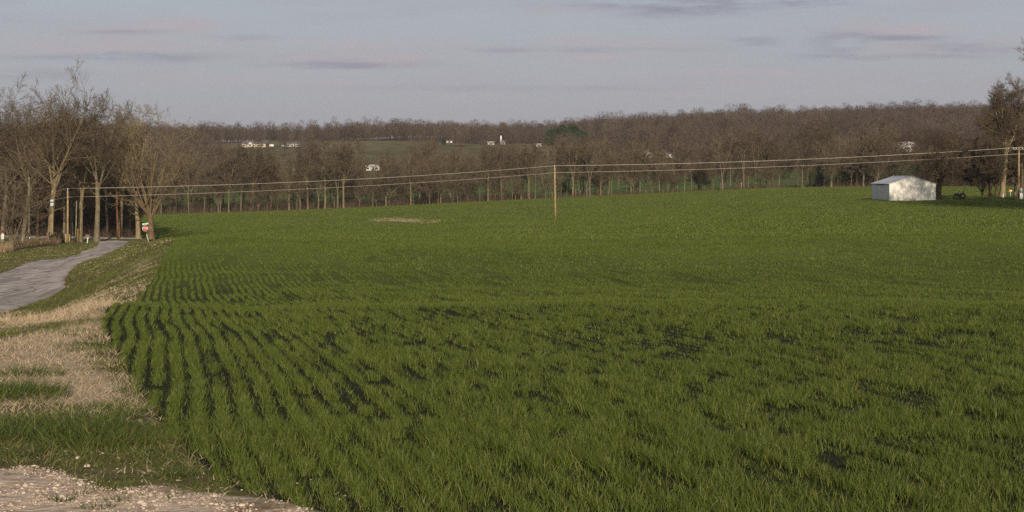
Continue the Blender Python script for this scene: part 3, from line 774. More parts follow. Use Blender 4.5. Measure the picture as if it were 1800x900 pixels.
# trees round the shed
RIGHT = [
 (1649, 254, 13.2, .62, 'spread', 'bark_dark', 'twig', 'wide bare tree with thick trunk coloured shade-dark at the corner of the white shed', 1.15),  # shade on the trunk is put into its bark colour
 (1762, 262, 19.5, .50, 'tall', 'bark_tan', 'twig', 'tallest bare tree by the shed, pale trunk next to the last utility pole', 1.25),
 (1741, 259, 10.5, .36, 'multi', 'bark_dark', 'twig', 'drooping brushy tree with dark trunk between the tractor and the pale trunk', 1.1),
 (1800, 268, 14.0, .3, 'spread', 'bark_dark', 'twig', 'bare tree at the edge of the yard past the last utility pole', 1.1),
 (1752, 270, 12.5, .3, 'spread', 'bark_dark', 'twig', 'broad bare tree filling the gap between the drooping tree and the pale trunk', 1.2),
 (1784, 275, 15.5, .34, 'fork', 'bark_grey', 'twig', 'forked bare tree just behind the utility pole near the shed', 1.15),
 (1727, 267, 9.5, .24, 'multi', 'bark_dark', 'twig_shaded', 'low thicket tree with twigs coloured shade-dark nearest the parked tractor', 1.2),  # shade of the clump painted in by the darker twigs
 (1797, 264, 12.5, .32, 'tall', 'bark_grey', 'twig', 'tall bare tree at the picture edge beside the utility pole', 1.1),
 (1700, 462, 16.0, .3, 'spread', 'bark_dark', 'twig_shaded', 'dense bare tree coloured shade-dark far beyond the parked tractor', 1.2),  # this and the next: woodland shade painted in dark bark and twigs
 (1662, 464, 15.0, .25, 'multi', 'bark_dark', 'twig_shaded', 'bare thicket tree coloured shade-dark far beyond the wide tree by the shed', 1.2),
]
for (px, d, h, r, sty, tm, cm, lab, dn) in RIGHT:
    t = mats_of(make_tree('yard', h, r, sty, .022, dn), tm, cm)
    plant(t, px, d, lab, 'bare trees round the shed yard', rz=0)
# trees that stand beyond the picture edge and throw their shade over the shed and the yard
for (xx, yy, h) in ((80.5, 198, 25), (84.5, 204, 22), (89, 209, 19), (92, 217, 17), (81, 188, 28), (97, 224, 16), (87, 196, 24)):
    t = mats_of(make_tree('side', h, .4, 'fork', .03, 1.0), 'bark_grey', 'twig')
    o = plant(t, PX0+F*xx/yy, yy, 'bare yard tree beyond the picture edge that shades the white shed', 'bare trees that shade the shed', rz=0)

# the creek line: one row of individual trees along the far edge of the field
VAR = []
for k, (h, r, sty) in enumerate(((18.5, .27, 'forest'), (17, .32, 'fork'), (18.5, .22, 'slim'), (15.5, .34, 'spread'), (18.5, .30, 'tall'), (17.5, .2, 'slim'), (15, .28, 'vase'), (18.5, .32, 'fork'))):
    VAR.append(mats_of(make_tree('creek', h, r, sty, .028, .92), ('bark_tan', 'bark_grey', 'bark_grey', 'bark_grey')[k % 4], ('twig_creek', 'twig_creek', 'twig_creek', 'twig')[k % 4]))
SEG = [(385, 'behind the stop-sign tree'), (480, 'below the long cream house'), (560, 'below the white hill house'), (640, 'short of the pale bungalow'),
       (720, 'before the pale bungalow'), (800, 'behind the bare straw patch'), (900, 'below the white silo'), (960, 'short of the middle utility pole'),
       (1040, 'below the evergreen grove'), (1130, 'past the middle utility pole'), (1220, 'below the white farmhouse'), (1330, 'near the white marker post'), (1420, 'just past the white marker post'), (3000, 'short of the white shed')]
KIND = ['straight bare tree', 'forked bare tree', 'slim pale bare tree', 'broad bare tree', 'tall bare tree', 'slim bare tree', 'low forked bare tree', 'tall spreading bare tree']
px = 236.0; cnt = {}
while px < 1545:
    k = random.randrange(8)
    seg = next(s for lim, s in SEG if px < lim)
    row2 = random.random() < .42
    d = random.uniform(486, 530) if row2 else random.uniform(455, 472)
    lab = f"{KIND[k]} {'set back in' if row2 else 'fronting'} the creek line, {seg}"
    small = random.random() < .3 or (random.random() < .5 and (1120 < px < 1185 or 638 < px < 672))
    plant(VAR[k], px, d, lab if not small else f"small bare tree {'set back in' if row2 else 'fronting'} the creek line, {seg}", 'bare trees along the creek', sc=random.uniform(.42, .66) if small else random.uniform(.84, 1.14))
    px += random.choice((random.uniform(1.5, 5), random.uniform(5, 14)))
for (px, d, k, sc, lab) in ((541, 456, 7, 1.12, 'dominant spreading bare tree of the creek line, below the white hill house'), (402, 455, 0, 1.05, 'pale-trunked straight tree of the creek line, below the cream house'),
                            (604, 456, 4, 1.1, 'tall double-leader tree of the creek line beside the pale bungalow'), (1037, 456, 1, 1.08, 'pale forked tree of the creek line past the middle utility pole'),
                            (755, 452, 6, .9, 'pale leaning forked tree behind the bare straw patch'), (1461, 440, 3, 1.12, 'largest round-crowned tree of the creek line, short of the shed'),
                            (1270, 457, 1, 1.05, 'forked bare tree of the creek line beside the white marker post'), (1410, 448, 7, 1.1, 'tall bare tree beside the round-crowned one, short of the shed')):
    plant(VAR[k], px, d, lab, 'bare trees along the creek', sc=sc)

# the wood behind the junction
SHADED = []
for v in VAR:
    a, c_ = v[0].copy(), v[1].copy(); a.materials[0] = M['bark_dark']; c_.materials[0] = M['twig_shaded']; SHADED.append((a, c_))  # same trees recoloured, woodland shade painted in by darker bark and twigs
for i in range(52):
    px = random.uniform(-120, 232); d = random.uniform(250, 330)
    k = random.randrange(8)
    plant(SHADED[k], px, d, f"{KIND[k]} of the wood coloured shade-dark behind the road junction", 'trees of the wood behind the junction', sc=random.uniform(.62, .85))
# wood behind the shed
for i in range(26):
    px = random.uniform(1500, 1860); d = random.uniform(462, 540)
    if 1538 < px < 1620 and random.random() < .5: px += 110
    k = random.randrange(8)
    plant(SHADED[k] if 1560 < px < 1770 or random.random() < .3 else VAR[k], px, d, f"{KIND[k]} of the wood beyond the shed", 'trees of the wood beyond the shed', sc=random.uniform(.85, 1.2))

# brush: under the junction trees, along the creek, behind the shed
br = Blades()
def brush(n, pxr, dr, hr, w, keepf=None):
    px = rng.uniform(*pxr, n); d = rng.uniform(*dr, n); x = (px-PX0)/F*d
    cl = vnoise(x/2.2, d/2.2, 61)
    kk = cl > .38; x, d, cl = x[kk], d[kk], cl[kk]; m_ = len(x)
    br.add(x, d, H(x, d)-.05, rng.uniform(*hr, m_)*(.5+.8*cl), w*rng.uniform(.5, 1.3, m_), rng.uniform(0, .55, m_), rng.uniform(0, .5, m_), segs=2)
brush(15000, (-120, 232), (231, 262), (.6, 2.6), .035)
brush(3000, (-150, 236), (236, 262), (.8, 2.4), .05)
brush(30000, (225, 940), (455, 500), (.6, 4.2), .06)
brush(20000, (940, 1560), (455, 480), (.4, 2.2), .06)
brush(14000, (1500, 1860), (458, 520), (1.0, 5.0), .07)
brush(1500, (1725, 1830), (266, 290), (.5, 1.6), .04)
brd = Blades(); br_, br = br, brd  # second set of brush, its dark colour standing in for shade
brush(26000, (-150, 234), (244, 330), (2.0, 9.0), .09)
brush(9000, (1430, 1780), (458, 500), (1.0, 7.0), .10)
brush(6000, (230, 930), (478, 505), (1.5, 4.5), .10)
br = br_
brd.build('thicket', M['brush_shaded'], 'leafless thicket coloured shade-dark, filling the wood behind the junction trees', 'thicket')
br.build('undergrowth', M['brush'], 'brown leafless brush under the trees of creek and wood', 'undergrowth')

# far woods on the ridge: too many to count
def low_tree(nt_=170):
    """unit-height bare tree: a thin bole and many slivers fanning up and out"""
    b0 = np.array([[-.012, 0, 0], [.012, 0, 0], [0, .012, 0], [0, 0, .8]]); bf = np.array([[0, 1, 3], [1, 2, 3], [2, 0, 3]])
    a = rng.uniform(0, 6.28, nt_); rr = np.sqrt(rng.uniform(0, 1, nt_)); zc = rng.uniform(.28, .95, nt_)
    prof = np.sin(np.clip((zc-.18)/.84, 0, 1)*np.pi)**.6*.27
    c = np.stack([prof*rr*np.cos(a), prof*rr*np.sin(a), zc], 1)
    dr = np.stack([np.cos(a)*rng.uniform(.1, .9, nt_), np.sin(a)*rng.uniform(.1, .9, nt_), rng.uniform(.5, 1.1, nt_)], 1); dr /= np.linalg.norm(dr, axis=1)[:, None]
    wv_ = rng.normal(0, 1, (nt_, 3)); wv_ -= dr*(wv_*dr).sum(1)[:, None]; wv_ /= np.linalg.norm(wv_, axis=1)[:, None]
    L = rng.uniform(.06, .15, nt_)[:, None]; w = rng.uniform(.0035, .009, nt_)[:, None]
    tv = np.stack([c-dr*L*.5-wv_*w, c-dr*L*.5+wv_*w, c+dr*L*.5], 1).reshape(-1, 3)
    return np.concatenate([b0, tv]), np.concatenate([bf, np.arange(nt_*3).reshape(-1, 3)+4])
LOW = [low_tree() for _ in range(10)]
n = 26000
d = np.sqrt(rng.uniform(520**2, 1500**2, n)); u = rng.uniform(-.46, .46, n); px = PX0+F*u
dens = wood_density(px, d)*np.where(d > 1085, .85, .8)
kk = (rng.uniform(0, 1, n) < dens) & (d < 1460) & (rng.uniform(0, 1, n) < .75)
d, u = d[kk], u[kk]; x = u*d; z = H(x, d)
order = rng.integers(0, len(LOW), len(d))
vs, fs, tn, off = [], [], [], 0
for k, (v, f) in enumerate(LOW):
    s_ = order == k; m_ = int(s_.sum())
    hh = rng.choice([1, 1, 1, 1.25, .75], m_)*rng.uniform(9.0, 14.5, m_)*(.85+.4*vnoise(x[s_]/40, d[s_]/40, 71)); wx = hh*rng.uniform(.85, 1.3, m_); a = rng.uniform(0, 6.28, m_)
    ca_, sa_ = np.cos(a)[:, None], np.sin(a)[:, None]
    VX = (v[None, :, 0]*ca_ - v[None, :, 1]*sa_)*wx[:, None] + x[s_][:, None]
    VY = (v[None, :, 0]*sa_ + v[None, :, 1]*ca_)*wx[:, None] + d[s_][:, None]
    VZ = v[None, :, 2]*hh[:, None] + z[s_][:, None]-.3
    vs.append(np.stack([VX, VY, VZ], -1).reshape(-1, 3)); fs.append((np.arange(m_)[:, None, None]*len(v)+f[None]).reshape(-1, 3)+off); off += m_*len(v)
    tn.append(np.repeat(np.clip(rng.normal(.5, .22, m_), 0, 1), len(v)))
me = mesh_np('woods', np.concatenate(vs), [np.concatenate(fs)], {'tint': np.concatenate(tn)})
m, nt, b = mat_new('far_wood')
c = N(nt, 'ShaderNodeValToRGB'); nt.links.new(attr(nt, 'tint'), c.inputs[0])
c.color_ramp.elements[0].color = (.048, .035, .029, 1); c.color_ramp.elements[1].color = (.145, .110, .078, 1)
e = c.color_ramp.elements.new(.5); e.color = (.085, .063, .050, 1)
plug(nt, b.inputs['Base Color'], c.outputs[0]); b.inputs['Roughness'].default_value = .95; b.inputs['Specular IOR Level'].default_value = .05
tag(put('woods', me, m), 'brown leafless woods covering the far ridge', 'woods', kind='stuff')

# evergreens
def evergreen(name, h, wd, n=2600):
    a = rng.uniform(0, 6.28, n); zc = rng.uniform(.12, 1, n); rr = np.sqrt(rng.uniform(.15, 1, n))
    prof = wd*np.sin(np.clip(1.06-zc, 0, 1)*np.pi*.62)**.7*(.8+.4*vnoise(a*2, zc*7, int(h*10)))
    keep_ = vnoise(a*2.2, zc*6, int(h*10)+3) > .34; a, zc, rr, prof = a[keep_], zc[keep_], rr[keep_], prof[keep_]; n = len(a)
    c = np.stack([prof*rr*np.cos(a), prof*rr*np.sin(a), zc*h], 1)
    dr = rng.normal(0, 1, (n, 3)); dr[:, 2] = rng.uniform(-.1, .9, n); dr[:, :2] += c[:, :2]*1.2/wd; dr /= np.linalg.norm(dr, axis=1)[:, None]
    wv_ = rng.normal(0, 1, (n, 3)); wv_ -= dr*(wv_*dr).sum(1)[:, None]; wv_ /= np.linalg.norm(wv_, axis=1)[:, None]
    L = h*rng.uniform(.05, .10, n)[:, None]; w = h*rng.uniform(.010, .02, n)[:, None]
    tv = np.stack([c-wv_*w, c+wv_*w, c+dr*L], 1).reshape(-1, 3)
    tp = np.array([[[0, 0, 0], [0, 0, h*.4], [0, 0, h*.9]]], float)
    v, q = tubes(tp, np.array([[h*.022, h*.016, h*.005]]), 7)
    t = mesh_np(name+'_trunk', v, [q]); c_ = mesh_np(name+'_crown', tv, [np.arange(n*3).reshape(-1, 3)])
    t.materials.append(M['bark_dark']); c_.materials.append(M['needles'])
    return t, c_
EV = [evergreen('pine', 11, 4.6), evergreen('pine', 10, 5.2), evergreen('cedar', 9, 2.6)]
for i, (px, d, sc) in enumerate(((967, 990, 1.0), (977, 996, 1.15), (988, 992, 1.3), (999, 998, 1.25), (1010, 990, 1.3), (1020, 996, 1.1), (1029, 992, .9), (983, 1012, 1.2), (1005, 1014, 1.3))):
    plant(EV[i % 2], px, d, 'dark green pine of the clump on the hillside', 'pines in the hillside clump', sc=sc, name='pine_tree')
for (px, d, sc, lab) in ((1448, 462, .95, 'dark cedar beside the round-crowned tree of the creek line'), (1500, 470, 1.0, 'dark cedar in the wood just short of the shed'), (1478, 466, .8, 'low dark cedar between the two taller ones near the shed'),
                         (1520, 475, .9, 'dark cedar directly beyond the shed roof'), (1115, 560, .8, 'dark cedar beside the white farmhouse'), (780, 1010, .6, 'small round cedar on the meadow hill short of the silo'), (940, 905, .55, 'small cedar beside the pine clump'), (1005, 480, .35, 'low green cedar past the middle utility pole'),
                         (1655, 468, 1.25, 'dark cedar behind the wide tree by the shed'), (1712, 466, 1.3, 'dark cedar behind the parked tractor'), (1735, 470, 1.3, 'dark cedar behind the drooping brushy tree'), (1690, 475, 1.3, 'dark cedar in the thicket behind the yard')):
    plant(EV[2], px, d, lab, 'dark cedars', sc=sc, name='cedar_tree')

# tall dead grass along the fence
rd = Blades()
x, y = scatter(160, 200, 18, -.318, -.375); n = len(x); pxn = in_frame_px(x, y)
kk = np.abs(y-(163+(pxn-5)*.36)) < 5; x, y = x[kk], y[kk]; n = len(x)
rd.add(x, y, H(x, y)-.02, rng.uniform(.6, 1.5, n), rng.uniform(.03, .07, n), rng.uniform(0, .35, n), rng.uniform(0, .5, n), segs=3)
rd.build('reeds', M['reed'], 'tall buff dead grass standing along the fence by the road', 'dead grass')

# ------------------------------------------------------------------ power line and poles
def pole(px, d, h, r, label, mat='wood_pole', lean=(0, 0), group=None, name='utility_pole'):
    x, y, z = base(px, d, -.1)
    t = thing(name, label, 'pole', (x, y, z), 0, group)
    MB().tube([(0, 0, 0), (lean[0]*.5, lean[1]*.5, h*.5), (lean[0], lean[1], h+.1)], [r*1.15, r*.97, r*.78], 12).build('shaft', M[mat], t, True)
    return t, np.array((x+lean[0], y+lean[1], z+h+.1))
def insulator(t, top, dx=0, dz=.0):
    mb = MB().tube([(dx, 0, top+dz), (dx, 0, top+dz+.12), (dx, 0, top+dz+.14), (dx, 0, top+dz+.22), (dx, 0, top+dz+.24), (dx, 0, top+dz+.30)], [.03, .03, .09, .09, .06, .05], 10)
    mb.build('insulator', M['porcelain'], t, True)
UP = 'utility poles of the power line'
p1, T1 = pole(119, 200, 7.6, .14, 'utility pole carrying the wires, nearest the plywood board at the road end', group=UP)
p2, T2 = pole(976.5, 250, 9.3, .165, 'lone pale utility pole standing out in the middle of the wheat', group=UP, lean=(-.15, 0))
p3, T3 = pole(1791, 250, 9.0, .16, 'utility pole with crossarm beside the pale trunk near the shed', group=UP)
p0, T0 = pole(92, 194, 7.4, .13, 'utility pole with a white transformer in front of the thick pale trunk', group=UP)
p4, T4 = pole(900+F*172/255, 255, 9.0, .16, 'utility pole beyond the picture edge past the shed yard', group=UP)
for t, T, h in ((p1, T1, 7.7), (p2, T2, 9.4), (p4, T4, 9.1)): 
    lx = -.15 if t is p2 else 0
    insulator(t, h-.02, lx)
    MB().box(lx+.16, 0, h-.95, .12, .08, .10).build('wire_bracket', M['galv'], t)
MB().box(0, -.2, 8.75, 2.2, .1, .12).build('crossarm', M['wood_grey'], p3)
for dx in (-1.0, -.55, .55, 1.0): 
    MB().tube([(dx, -.2, 8.81), (dx, -.2, 8.9), (dx, -.2, 8.92), (dx, -.2, 9.02), (dx, -.2, 9.05)], [.03, .03, .09, .09, .05], 10).build('insulator', M['porcelain'], p3, True)
MB().box(.0, -.26, 1.4, .34, .22, .9).build('meter_box', M['galv'], p3)
tr_ = MB().tube([(.05, -.32, 5.35), (.05, -.32, 5.4), (.05, -.32, 6.2), (.05, -.32, 6.27)], [.16, .25, .25, .12], 16).build('transformer', M['sign_white'], p0, True)
MB().tube([(.05, -.32, 6.25), (.05, -.32, 6.5)], [.05, .03], 8).build('bushing', M['porcelain'], tr_)
def wire(name, pts, sag, r, label):
    P = []
    for a, b_ in zip(pts[:-1], pts[1:]):
        for k in range(24):
            t = k/24; q = a*(1-t)+b_*t; q = q.copy(); q[2] -= 4*sag*t*(1-t)*(np.linalg.norm(b_-a)/82)**2; P.append(q)
    P.append(pts[-1])
    o = np.array(P[0]); mb = MB().tube([p-o for p in P], r, 6)
    w = mb.build(name, M['wire'], None, True, loc=tuple(o))
    return tag(w, label, 'wire', 'wires of the power line')
up = np.array((0, 0, .28))
wire('power_wire', [T0+np.array((0, 0, -.25)), T1+up*.9, T2+up*.9, T3+np.array((-.55, -.2, .0)), T4+up*.9], .62, .027, 'upper thick pale wire strung along the tops of the utility poles')
low = np.array((.16, 0, -.95))
wire('neutral_wire', [T0+np.array((0, 0, -1.3)), T1+low, T2+low, T3+np.array((-.1, 0, -1.1)), T4+low], .55, .020, 'lower thin wire strung below the pole tops')
# other poles by the junction
pole(51, 188, 8.9, .155, 'green-grey weathered pole beside the dry reeds', 'wood_grey', name='old_pole')
pole(133, 213, 6.3, .10, 'short leaning grey pole beside the mailbox', 'wood_grey', lean=(.14, 0), name='old_pole')
pole(207.5, 226, 7.9, .17, 'reddish brown pole beside the bare trees at the junction', 'wood_red', lean=(-.25, 0), name='old_pole')
def post(px, d, h, r, mat, label, name='marker_post', lean=0.0, sq=False, group=None):
    x, y, z = base(px, d, -.05); mb = MB()
    if sq: mb.box(0, 0, h/2, r*2, r*2, h, ry=lean)
    else: mb.tube([(0, 0, 0), (lean*h, 0, h*.97), (lean*h, 0, h)], [r, r, r*.6], 10)
    return tag(mb.build(name, M[mat], None, not sq, loc=(x, y, z)), label, 'post', group)
post(137, 211, 2.2, .05, 'yellow', 'yellow post beside the short leaning pole', 'guard_post')
post(83, 186, 1.6, .07, 'pink_post', 'faded pink post beside the thick trunk and the board fence', 'fence_post')
post(77.5, 187, 1.1, .06, 'wood_grey', 'short grey post next to the faded pink post', 'fence_post')
post(40, 181, 1.0, .07, 'white_paint', 'upright white post rising out of the dry reeds', 'fence_post')
post(49, 182, 1.1, .08, 'white_paint', 'leaning white post among the dry reeds', 'fence_post', lean=.22)
post(1303, 452, 2.4, .16, 'board_pale', 'pale broken trunk post at the far edge of the field', 'marker_post')
post(1788.3, 248, 2.6, .06, 'yellow', 'yellow guy guard leaning beside the utility pole near the shed', 'guy_guard', lean=.04)

# stop sign and its street-name blade
x, y, z = base(262, 214, -.05)
t = thing('stop_sign', 'red octagonal stop sign with a pale green street-name blade on a leaning post', 'road sign', (x, y, z))
def zz(py): return zrow(py, 214)-z
sx = lambda px: at(px, 214)-x
MB().tube([(sx(262), .0, 0), (sx(254.5), 0, zz(393))], [.045, .045], 8).build('post', M['wood_grey'], t)
oc = lambda rad: [(rad*math.cos(R(22.5+45*k)), rad*math.sin(R(22.5+45*k))) for k in range(8)]
ctr = (sx(255.3), zz(401.5))
face = MB().prism([(ctr[0]+a, ctr[1]+b_) for a, b_ in oc(.44)], -.07, -.05).build('sign_face', M['sign_white'], t)
MB().prism([(ctr[0]+a, ctr[1]+b_) for a, b_ in oc(.405)], -.076, -.0705).build('red_panel', M['red_paint'], face)
fc = bpy.data.curves.new('stop_text', 'FONT'); fc.body = 'STOP'; fc.size = .36; fc.align_x = 'CENTER'; fc.align_y = 'CENTER'; fc.extrude = .003; fc.offset = .008
tmp = bpy.data.objects.new('stop_text', fc); COL.objects.link(tmp)
bpy.context.view_layer.update()
tm_ = bpy.data.meshes.new_from_object(tmp.evaluated_get(bpy.context.evaluated_depsgraph_get()))
bpy.data.objects.remove(tmp)
lt = put('lettering', tm_, M['sign_white'], face, (ctr[0], -.082, ctr[1])); lt.rotation_euler = (R(90), 0, 0)
sb = MB().box(sx(255.5), 0, zz(393.6), .92, .02, .26, ry=R(-9)).build('street_name_blade', M['sign_green'], t)
post(261.5, 213.5, 1.25, .045, 'sign_white', 'white leaning marker post at the foot of the stop sign', 'marker_post', lean=-.26)

# mailbox
x, y, z = base(154, 178, -.03)
t = thing('mailbox', 'tan mailbox on a white post beside the road bend', 'mailbox', (x, y, z), R(8))
MB().box(0, 0, .42, .11, .11, .9, ry=R(6)).build('post', M['white_paint'], t)
bx = [( .16*math.cos(a), .16*math.sin(a)) for a in np.linspace(0, math.pi, 9)]
mbx = MB().prism([(a*1.9, .98+b_*1.1) for a, b_ in bx] + [(-.30, .84), (.30, .84)], -.16, .20).build('box', M['board'], t)
MB().box(.33, -.05, 1.05, .02, .05, .16).build('flag', M['red_paint'], mbx)

# broken board fence and the plywood sheet
x0, y0 = at(86, 190), 190.0; x1, y1 = at(121, 207), 207.0
t = thing('board_fence', 'broken grey-brown picket fence in front of the thick pale trunk', 'fence', (x0, y0, Hs(x0, y0)))
L = math.hypot(x1-x0, y1-y0); rzf = math.atan2(y1-y0, x1-x0)
def fz(s): return Hs(x0+(x1-x0)*s, y0+(y1-y0)*s)-Hs(x0, y0)
mb = MB()
k = 0
s = 0.0
while s < 1:
    if random.random() < .86:
        hh = random.uniform(1.0, 1.75); mb.box((x1-x0)*s, (y1-y0)*s-.03, fz(s)+hh/2-.05, .13, .03, hh, rzf, 0, random.uniform(-.05, .05))
    s += .18/L
mb.build('pickets', M['board'], t)
for s in (0, .33, .66, 1.0):
    MB().box((x1-x0)*s, (y1-y0)*s+.08, fz(s)+.8, .14, .14, 1.7, rzf).build('post', M['bark_dark'], t)
for zz_ in (.45, 1.1):
    MB().tube([((x1-x0)*s, (y1-y0)*s+.02, fz(s)+zz_) for s in (0, .33, .66, 1)], .045, 6).build('rail', M['board'], t)
x, y, z = base(119.5, 203, 0)
t = thing('plywood_board', 'pale yellowish plywood sheet leaning on the end of the picket fence', 'board', (x, y, z), R(12))
MB().box(0, -.15, .95, .95, .03, 1.15, ry=R(3)).build('sheet', M['board_pale'], t)
MB().box(-.3, -.10, .6, .09, .06, 1.25).build('batten', M['board'], t); MB().box(.3, -.10, .6, .09, .06, 1.25).build('batten', M['board'], t)
# rail fence
x0, y0 = at(-60, 160), 160.0; x1, y1 = at(17, 166), 166.0
t = thing('rail_fence', 'weathered pale rail fence with upright posts beside the many-stemmed tree', 'fence', (x0, y0, Hs(x0, y0)))
for s in np.linspace(0, 1, 13):
    hh = random.uniform(.9, 1.1); MB().box((x1-x0)*s, (y1-y0)*s, fz(s)+hh/2-.05, .13, .12, hh, 0, 0, random.uniform(-.05, .05)).build('post', M['wood_grey'], t)
MB().tube([((x1-x0)*s, (y1-y0)*s-.08, fz(s)+1.04) for s in np.linspace(0, 1, 6)], .055, 6).build('rail', M['wood_grey'], t)
x, y, z = base(5, 175, 0)
t = thing('marker_board', 'small white marker with a red top behind the rail fence', 'marker', (x, y, z))
MB().box(0, 0, .75, .09, .09, 1.5).build('stake', M['wood_grey'], t)
MB().prism([(-.16, 1.0), (.16, 1.0), (.22, 1.5), (0, 1.75), (-.22, 1.5)], -.09, -.06).build('panel', M['sign_white'], t)
MB().prism([(-.1, 1.78), (.1, 1.78), (.13, 2.05), (-.13, 2.05)], -.09, -.06).build('red_cap', M['red_paint'], t)

# ------------------------------------------------------------------ the shed
x, y, z = base(1604, 250, -.02)
W2, Ls, he, hp = 4.05, 11.8, 2.95, 4.25
t = thing('shed', 'white metal gable-roofed shed on the far side of the wheat under a wide bare tree', 'shed', (x, y, z), R(.8))
MB().prism([(-W2, 0), (W2, 0), (W2, he), (0, hp), (-W2, he)], -.0, Ls).build('wall', M['cladding'], t)
ov = .22
sl = (hp-he)/W2
for sgn in (-1, 1):
    o = [(0, hp+.02), (sgn*(W2+ov), he-sl*ov+.02), (sgn*(W2+ov), he-sl*ov+.08), (0, hp+.08)]
    MB().prism(o, -.2, Ls+.2).build('roof', M['roof_metal'], t)
MB().prism([(-.25, hp+.02), (0, hp+.12), (.25, hp+.02), (0, hp+.085)], -.21, Ls+.21).build('ridge_cap', M['roof_metal'], t)
for sgn in (-1, 1):
    MB().box(sgn*(W2+.005), -.005, he/2, .10, .10, he-.05).build('corner_trim', M['white_paint'], t)
MB().box(-W2-.03, Ls/2, he-.10, .06, Ls-.1, .10).build('gutter', M['dark_trim'], t)
dr = MB().box(-W2-.03, 5.9, 1.35, .05, 3.4, 2.6).build('sliding_door', M['cladding'], t); MB().box(-W2-.09, 5.9, 2.72, .06, 4.2, .10).build('door_track', M['dark_trim'], t)

# the parked garden tractor
x, y, z = base(1686, 252, 0)
t = thing('tractor', 'small dark tractor parked in the shade beside the white shed', 'tractor', (x, y, z), R(-12))
MB().prism([(-.95, .45), (-.9, .95), (-.15, 1.02), (-.1, .85), (.75, .82), (.8, .5), (.4, .42)], -.28, .28).build('body', M['machine'], t)
MB().prism([(.25, .85), (.72, .85), (.80, 1.3), (.70, 1.32), (.6, .95), (.25, .95)], -.24, .24).build('seat', M['machine'], t)
MB().tube([(-.12, 0, .95), (.1, 0, 1.25)], .03, 8).build('steering_column', M['machine'], t)
MB().tube([(.1+.2*math.cos(a)*.5, .2*math.sin(a), 1.26+.2*math.cos(a)*-.6) for a in np.linspace(0, 6.283, 17)], .02, 6).build('steering_wheel', M['tyre'], t)
for (wx, wy, wr, ww) in ((.55, -.42, .52, .28), (.55, .42, .52, .28), (-.72, -.38, .30, .18), (-.72, .38, .30, .18)):
    w = MB().tube([(wx, wy-ww/2, wr), (wx, wy-ww/2+.03, wr), (wx, wy+ww/2-.03, wr), (wx, wy+ww/2, wr)], [wr*.85, wr, wr, wr*.85], 20).build('wheel', M['tyre'], t)
    MB().tube([(wx, wy-ww/2-.012, wr), (wx, wy+ww/2+.012, wr)], wr*.5, 14).build('rim', M['board_pale'], w)
MB().tube([(.75, -.3, .8), (.78, -.3, 1.75), (.78, .3, 1.75), (.75, .3, .8)], .035, 8).build('roll_bar', M['machine'], t)

# yard bits by the last pole
x, y, z = base(1775.5, 255, 0)
t = thing('yard_mailbox', 'white mailbox with an orange panel on a post beside the pale trunk', 'mailbox', (x, y, z))
MB().box(.05, 0, .55, .10, .10, 1.1).build('post', M['white_paint'], t); MB().box(.12, 0, 1.2, .34, .5, .30).build('box', M['sign_white'], t); MB().box(-.22, -.02, 1.22, .32, .4, .40).build('panel', M['orange'], t)
x, y, z = base(1763, 254, 0)
t = thing('yard_post', 'small white capped post at the foot of the pale trunk', 'post', (x, y, z))
MB().box(0, 0, .35, .14, .14, .7).build('stake', M['white_paint'], t); MB().box(0, 0, .76, .24, .24, .10).build('cap', M['white_paint'], t)
x, y, z = base(1795, 249, 0)
t = thing('utility_pedestal', 'white utility pedestal with a domed cap at the foot of the last utility pole', 'pedestal', (x, y, z))
MB().box(0, 0, .55, .55, .4, 1.1).build('cabinet', M['sign_white'], t); MB().tube([(0, 0, 1.1), (0, 0, 1.35), (0, 0, 1.7), (0, 0, 1.95)], [.06, .2, .22, .08], 12).build('dome', M['sign_white'], t, True)

# ------------------------------------------------------------------ far houses
def house(px, py, d, w, dp, he, hr, wall, roof, label, rz=0.0, wins=3, gable_front=False, chimney=False, name='house', cat='house', lift=None):
    k = d; x, d = cast(px, py, 520, 1300); k = d/k; w, dp, he, hr = w*k, dp*k, he*k, hr*k
    gz = z = Hs(x, d)
    t = thing(name, label, cat, (x, d, gz), rz)
    b0 = max(z-gz, -.3) if lift is None else -.3
    MB().box(0, 0, b0+he/2, w, dp, he).build('wall', M[wall], t)
    if b0 > .05: MB().box(0, 0, (b0-.5)/2, w-.2, dp-.2, b0+.5).build('foundation', M['roof_grey'], t)
    mb = MB(); o = .35
    if gable_front:
        for sgn in (-1, 1): mb.prism([(0, b0+he+hr), (sgn*(w/2+o), b0+he-.05), (sgn*(w/2+o), b0+he+.12), (0, b0+he+hr+.2)], -dp/2-o, dp/2+o)
        MB().prism([(-w/2, b0+he), (w/2, b0+he), (0, b0+he+hr-.02)], -dp/2+.01, dp/2-.01).build('gable', M[wall], t)
    else:
        n0 = len(mb.v)
        mb.v += [(-w/2-o, -dp/2-o, b0+he), (w/2+o, -dp/2-o, b0+he), (w/2+o, dp/2+o, b0+he), (-w/2-o, dp/2+o, b0+he), (-w/2-o, 0, b0+he+hr), (w/2+o, 0, b0+he+hr)]
        mb.f += [(0, 1, 5, 4), (2, 3, 4, 5), (0, 4, 3), (1, 2, 5), (0, 3, 2, 1)]
    rf = mb.build('roof', M[roof], t)
    if chimney: MB().box(w*.2, .6, b0+he+hr*.8+.4, .7, .7, 1.4).build('chimney', M['wood_red'], rf)
    for i in range(wins):
        wx = (i+.5)/wins*w - w/2 + (w*.03 if i % 2 else -w*.03)
        if wins > 2 and i == wins//2:
            MB().box(wx, -dp/2-.03, b0+1.0, 1.0, .06, 2.0).build('door', M['dark_trim'], t)
        else:
            f = MB().box(wx, -dp/2-.03, b0+he*.55, 1.5, .06, 1.2).build('window', M['white_paint'], t)
            MB().box(wx, -dp/2-.07, b0+he*.55, 1.3, .03, 1.0).build('pane', M['glass'], f)
    return t, b0
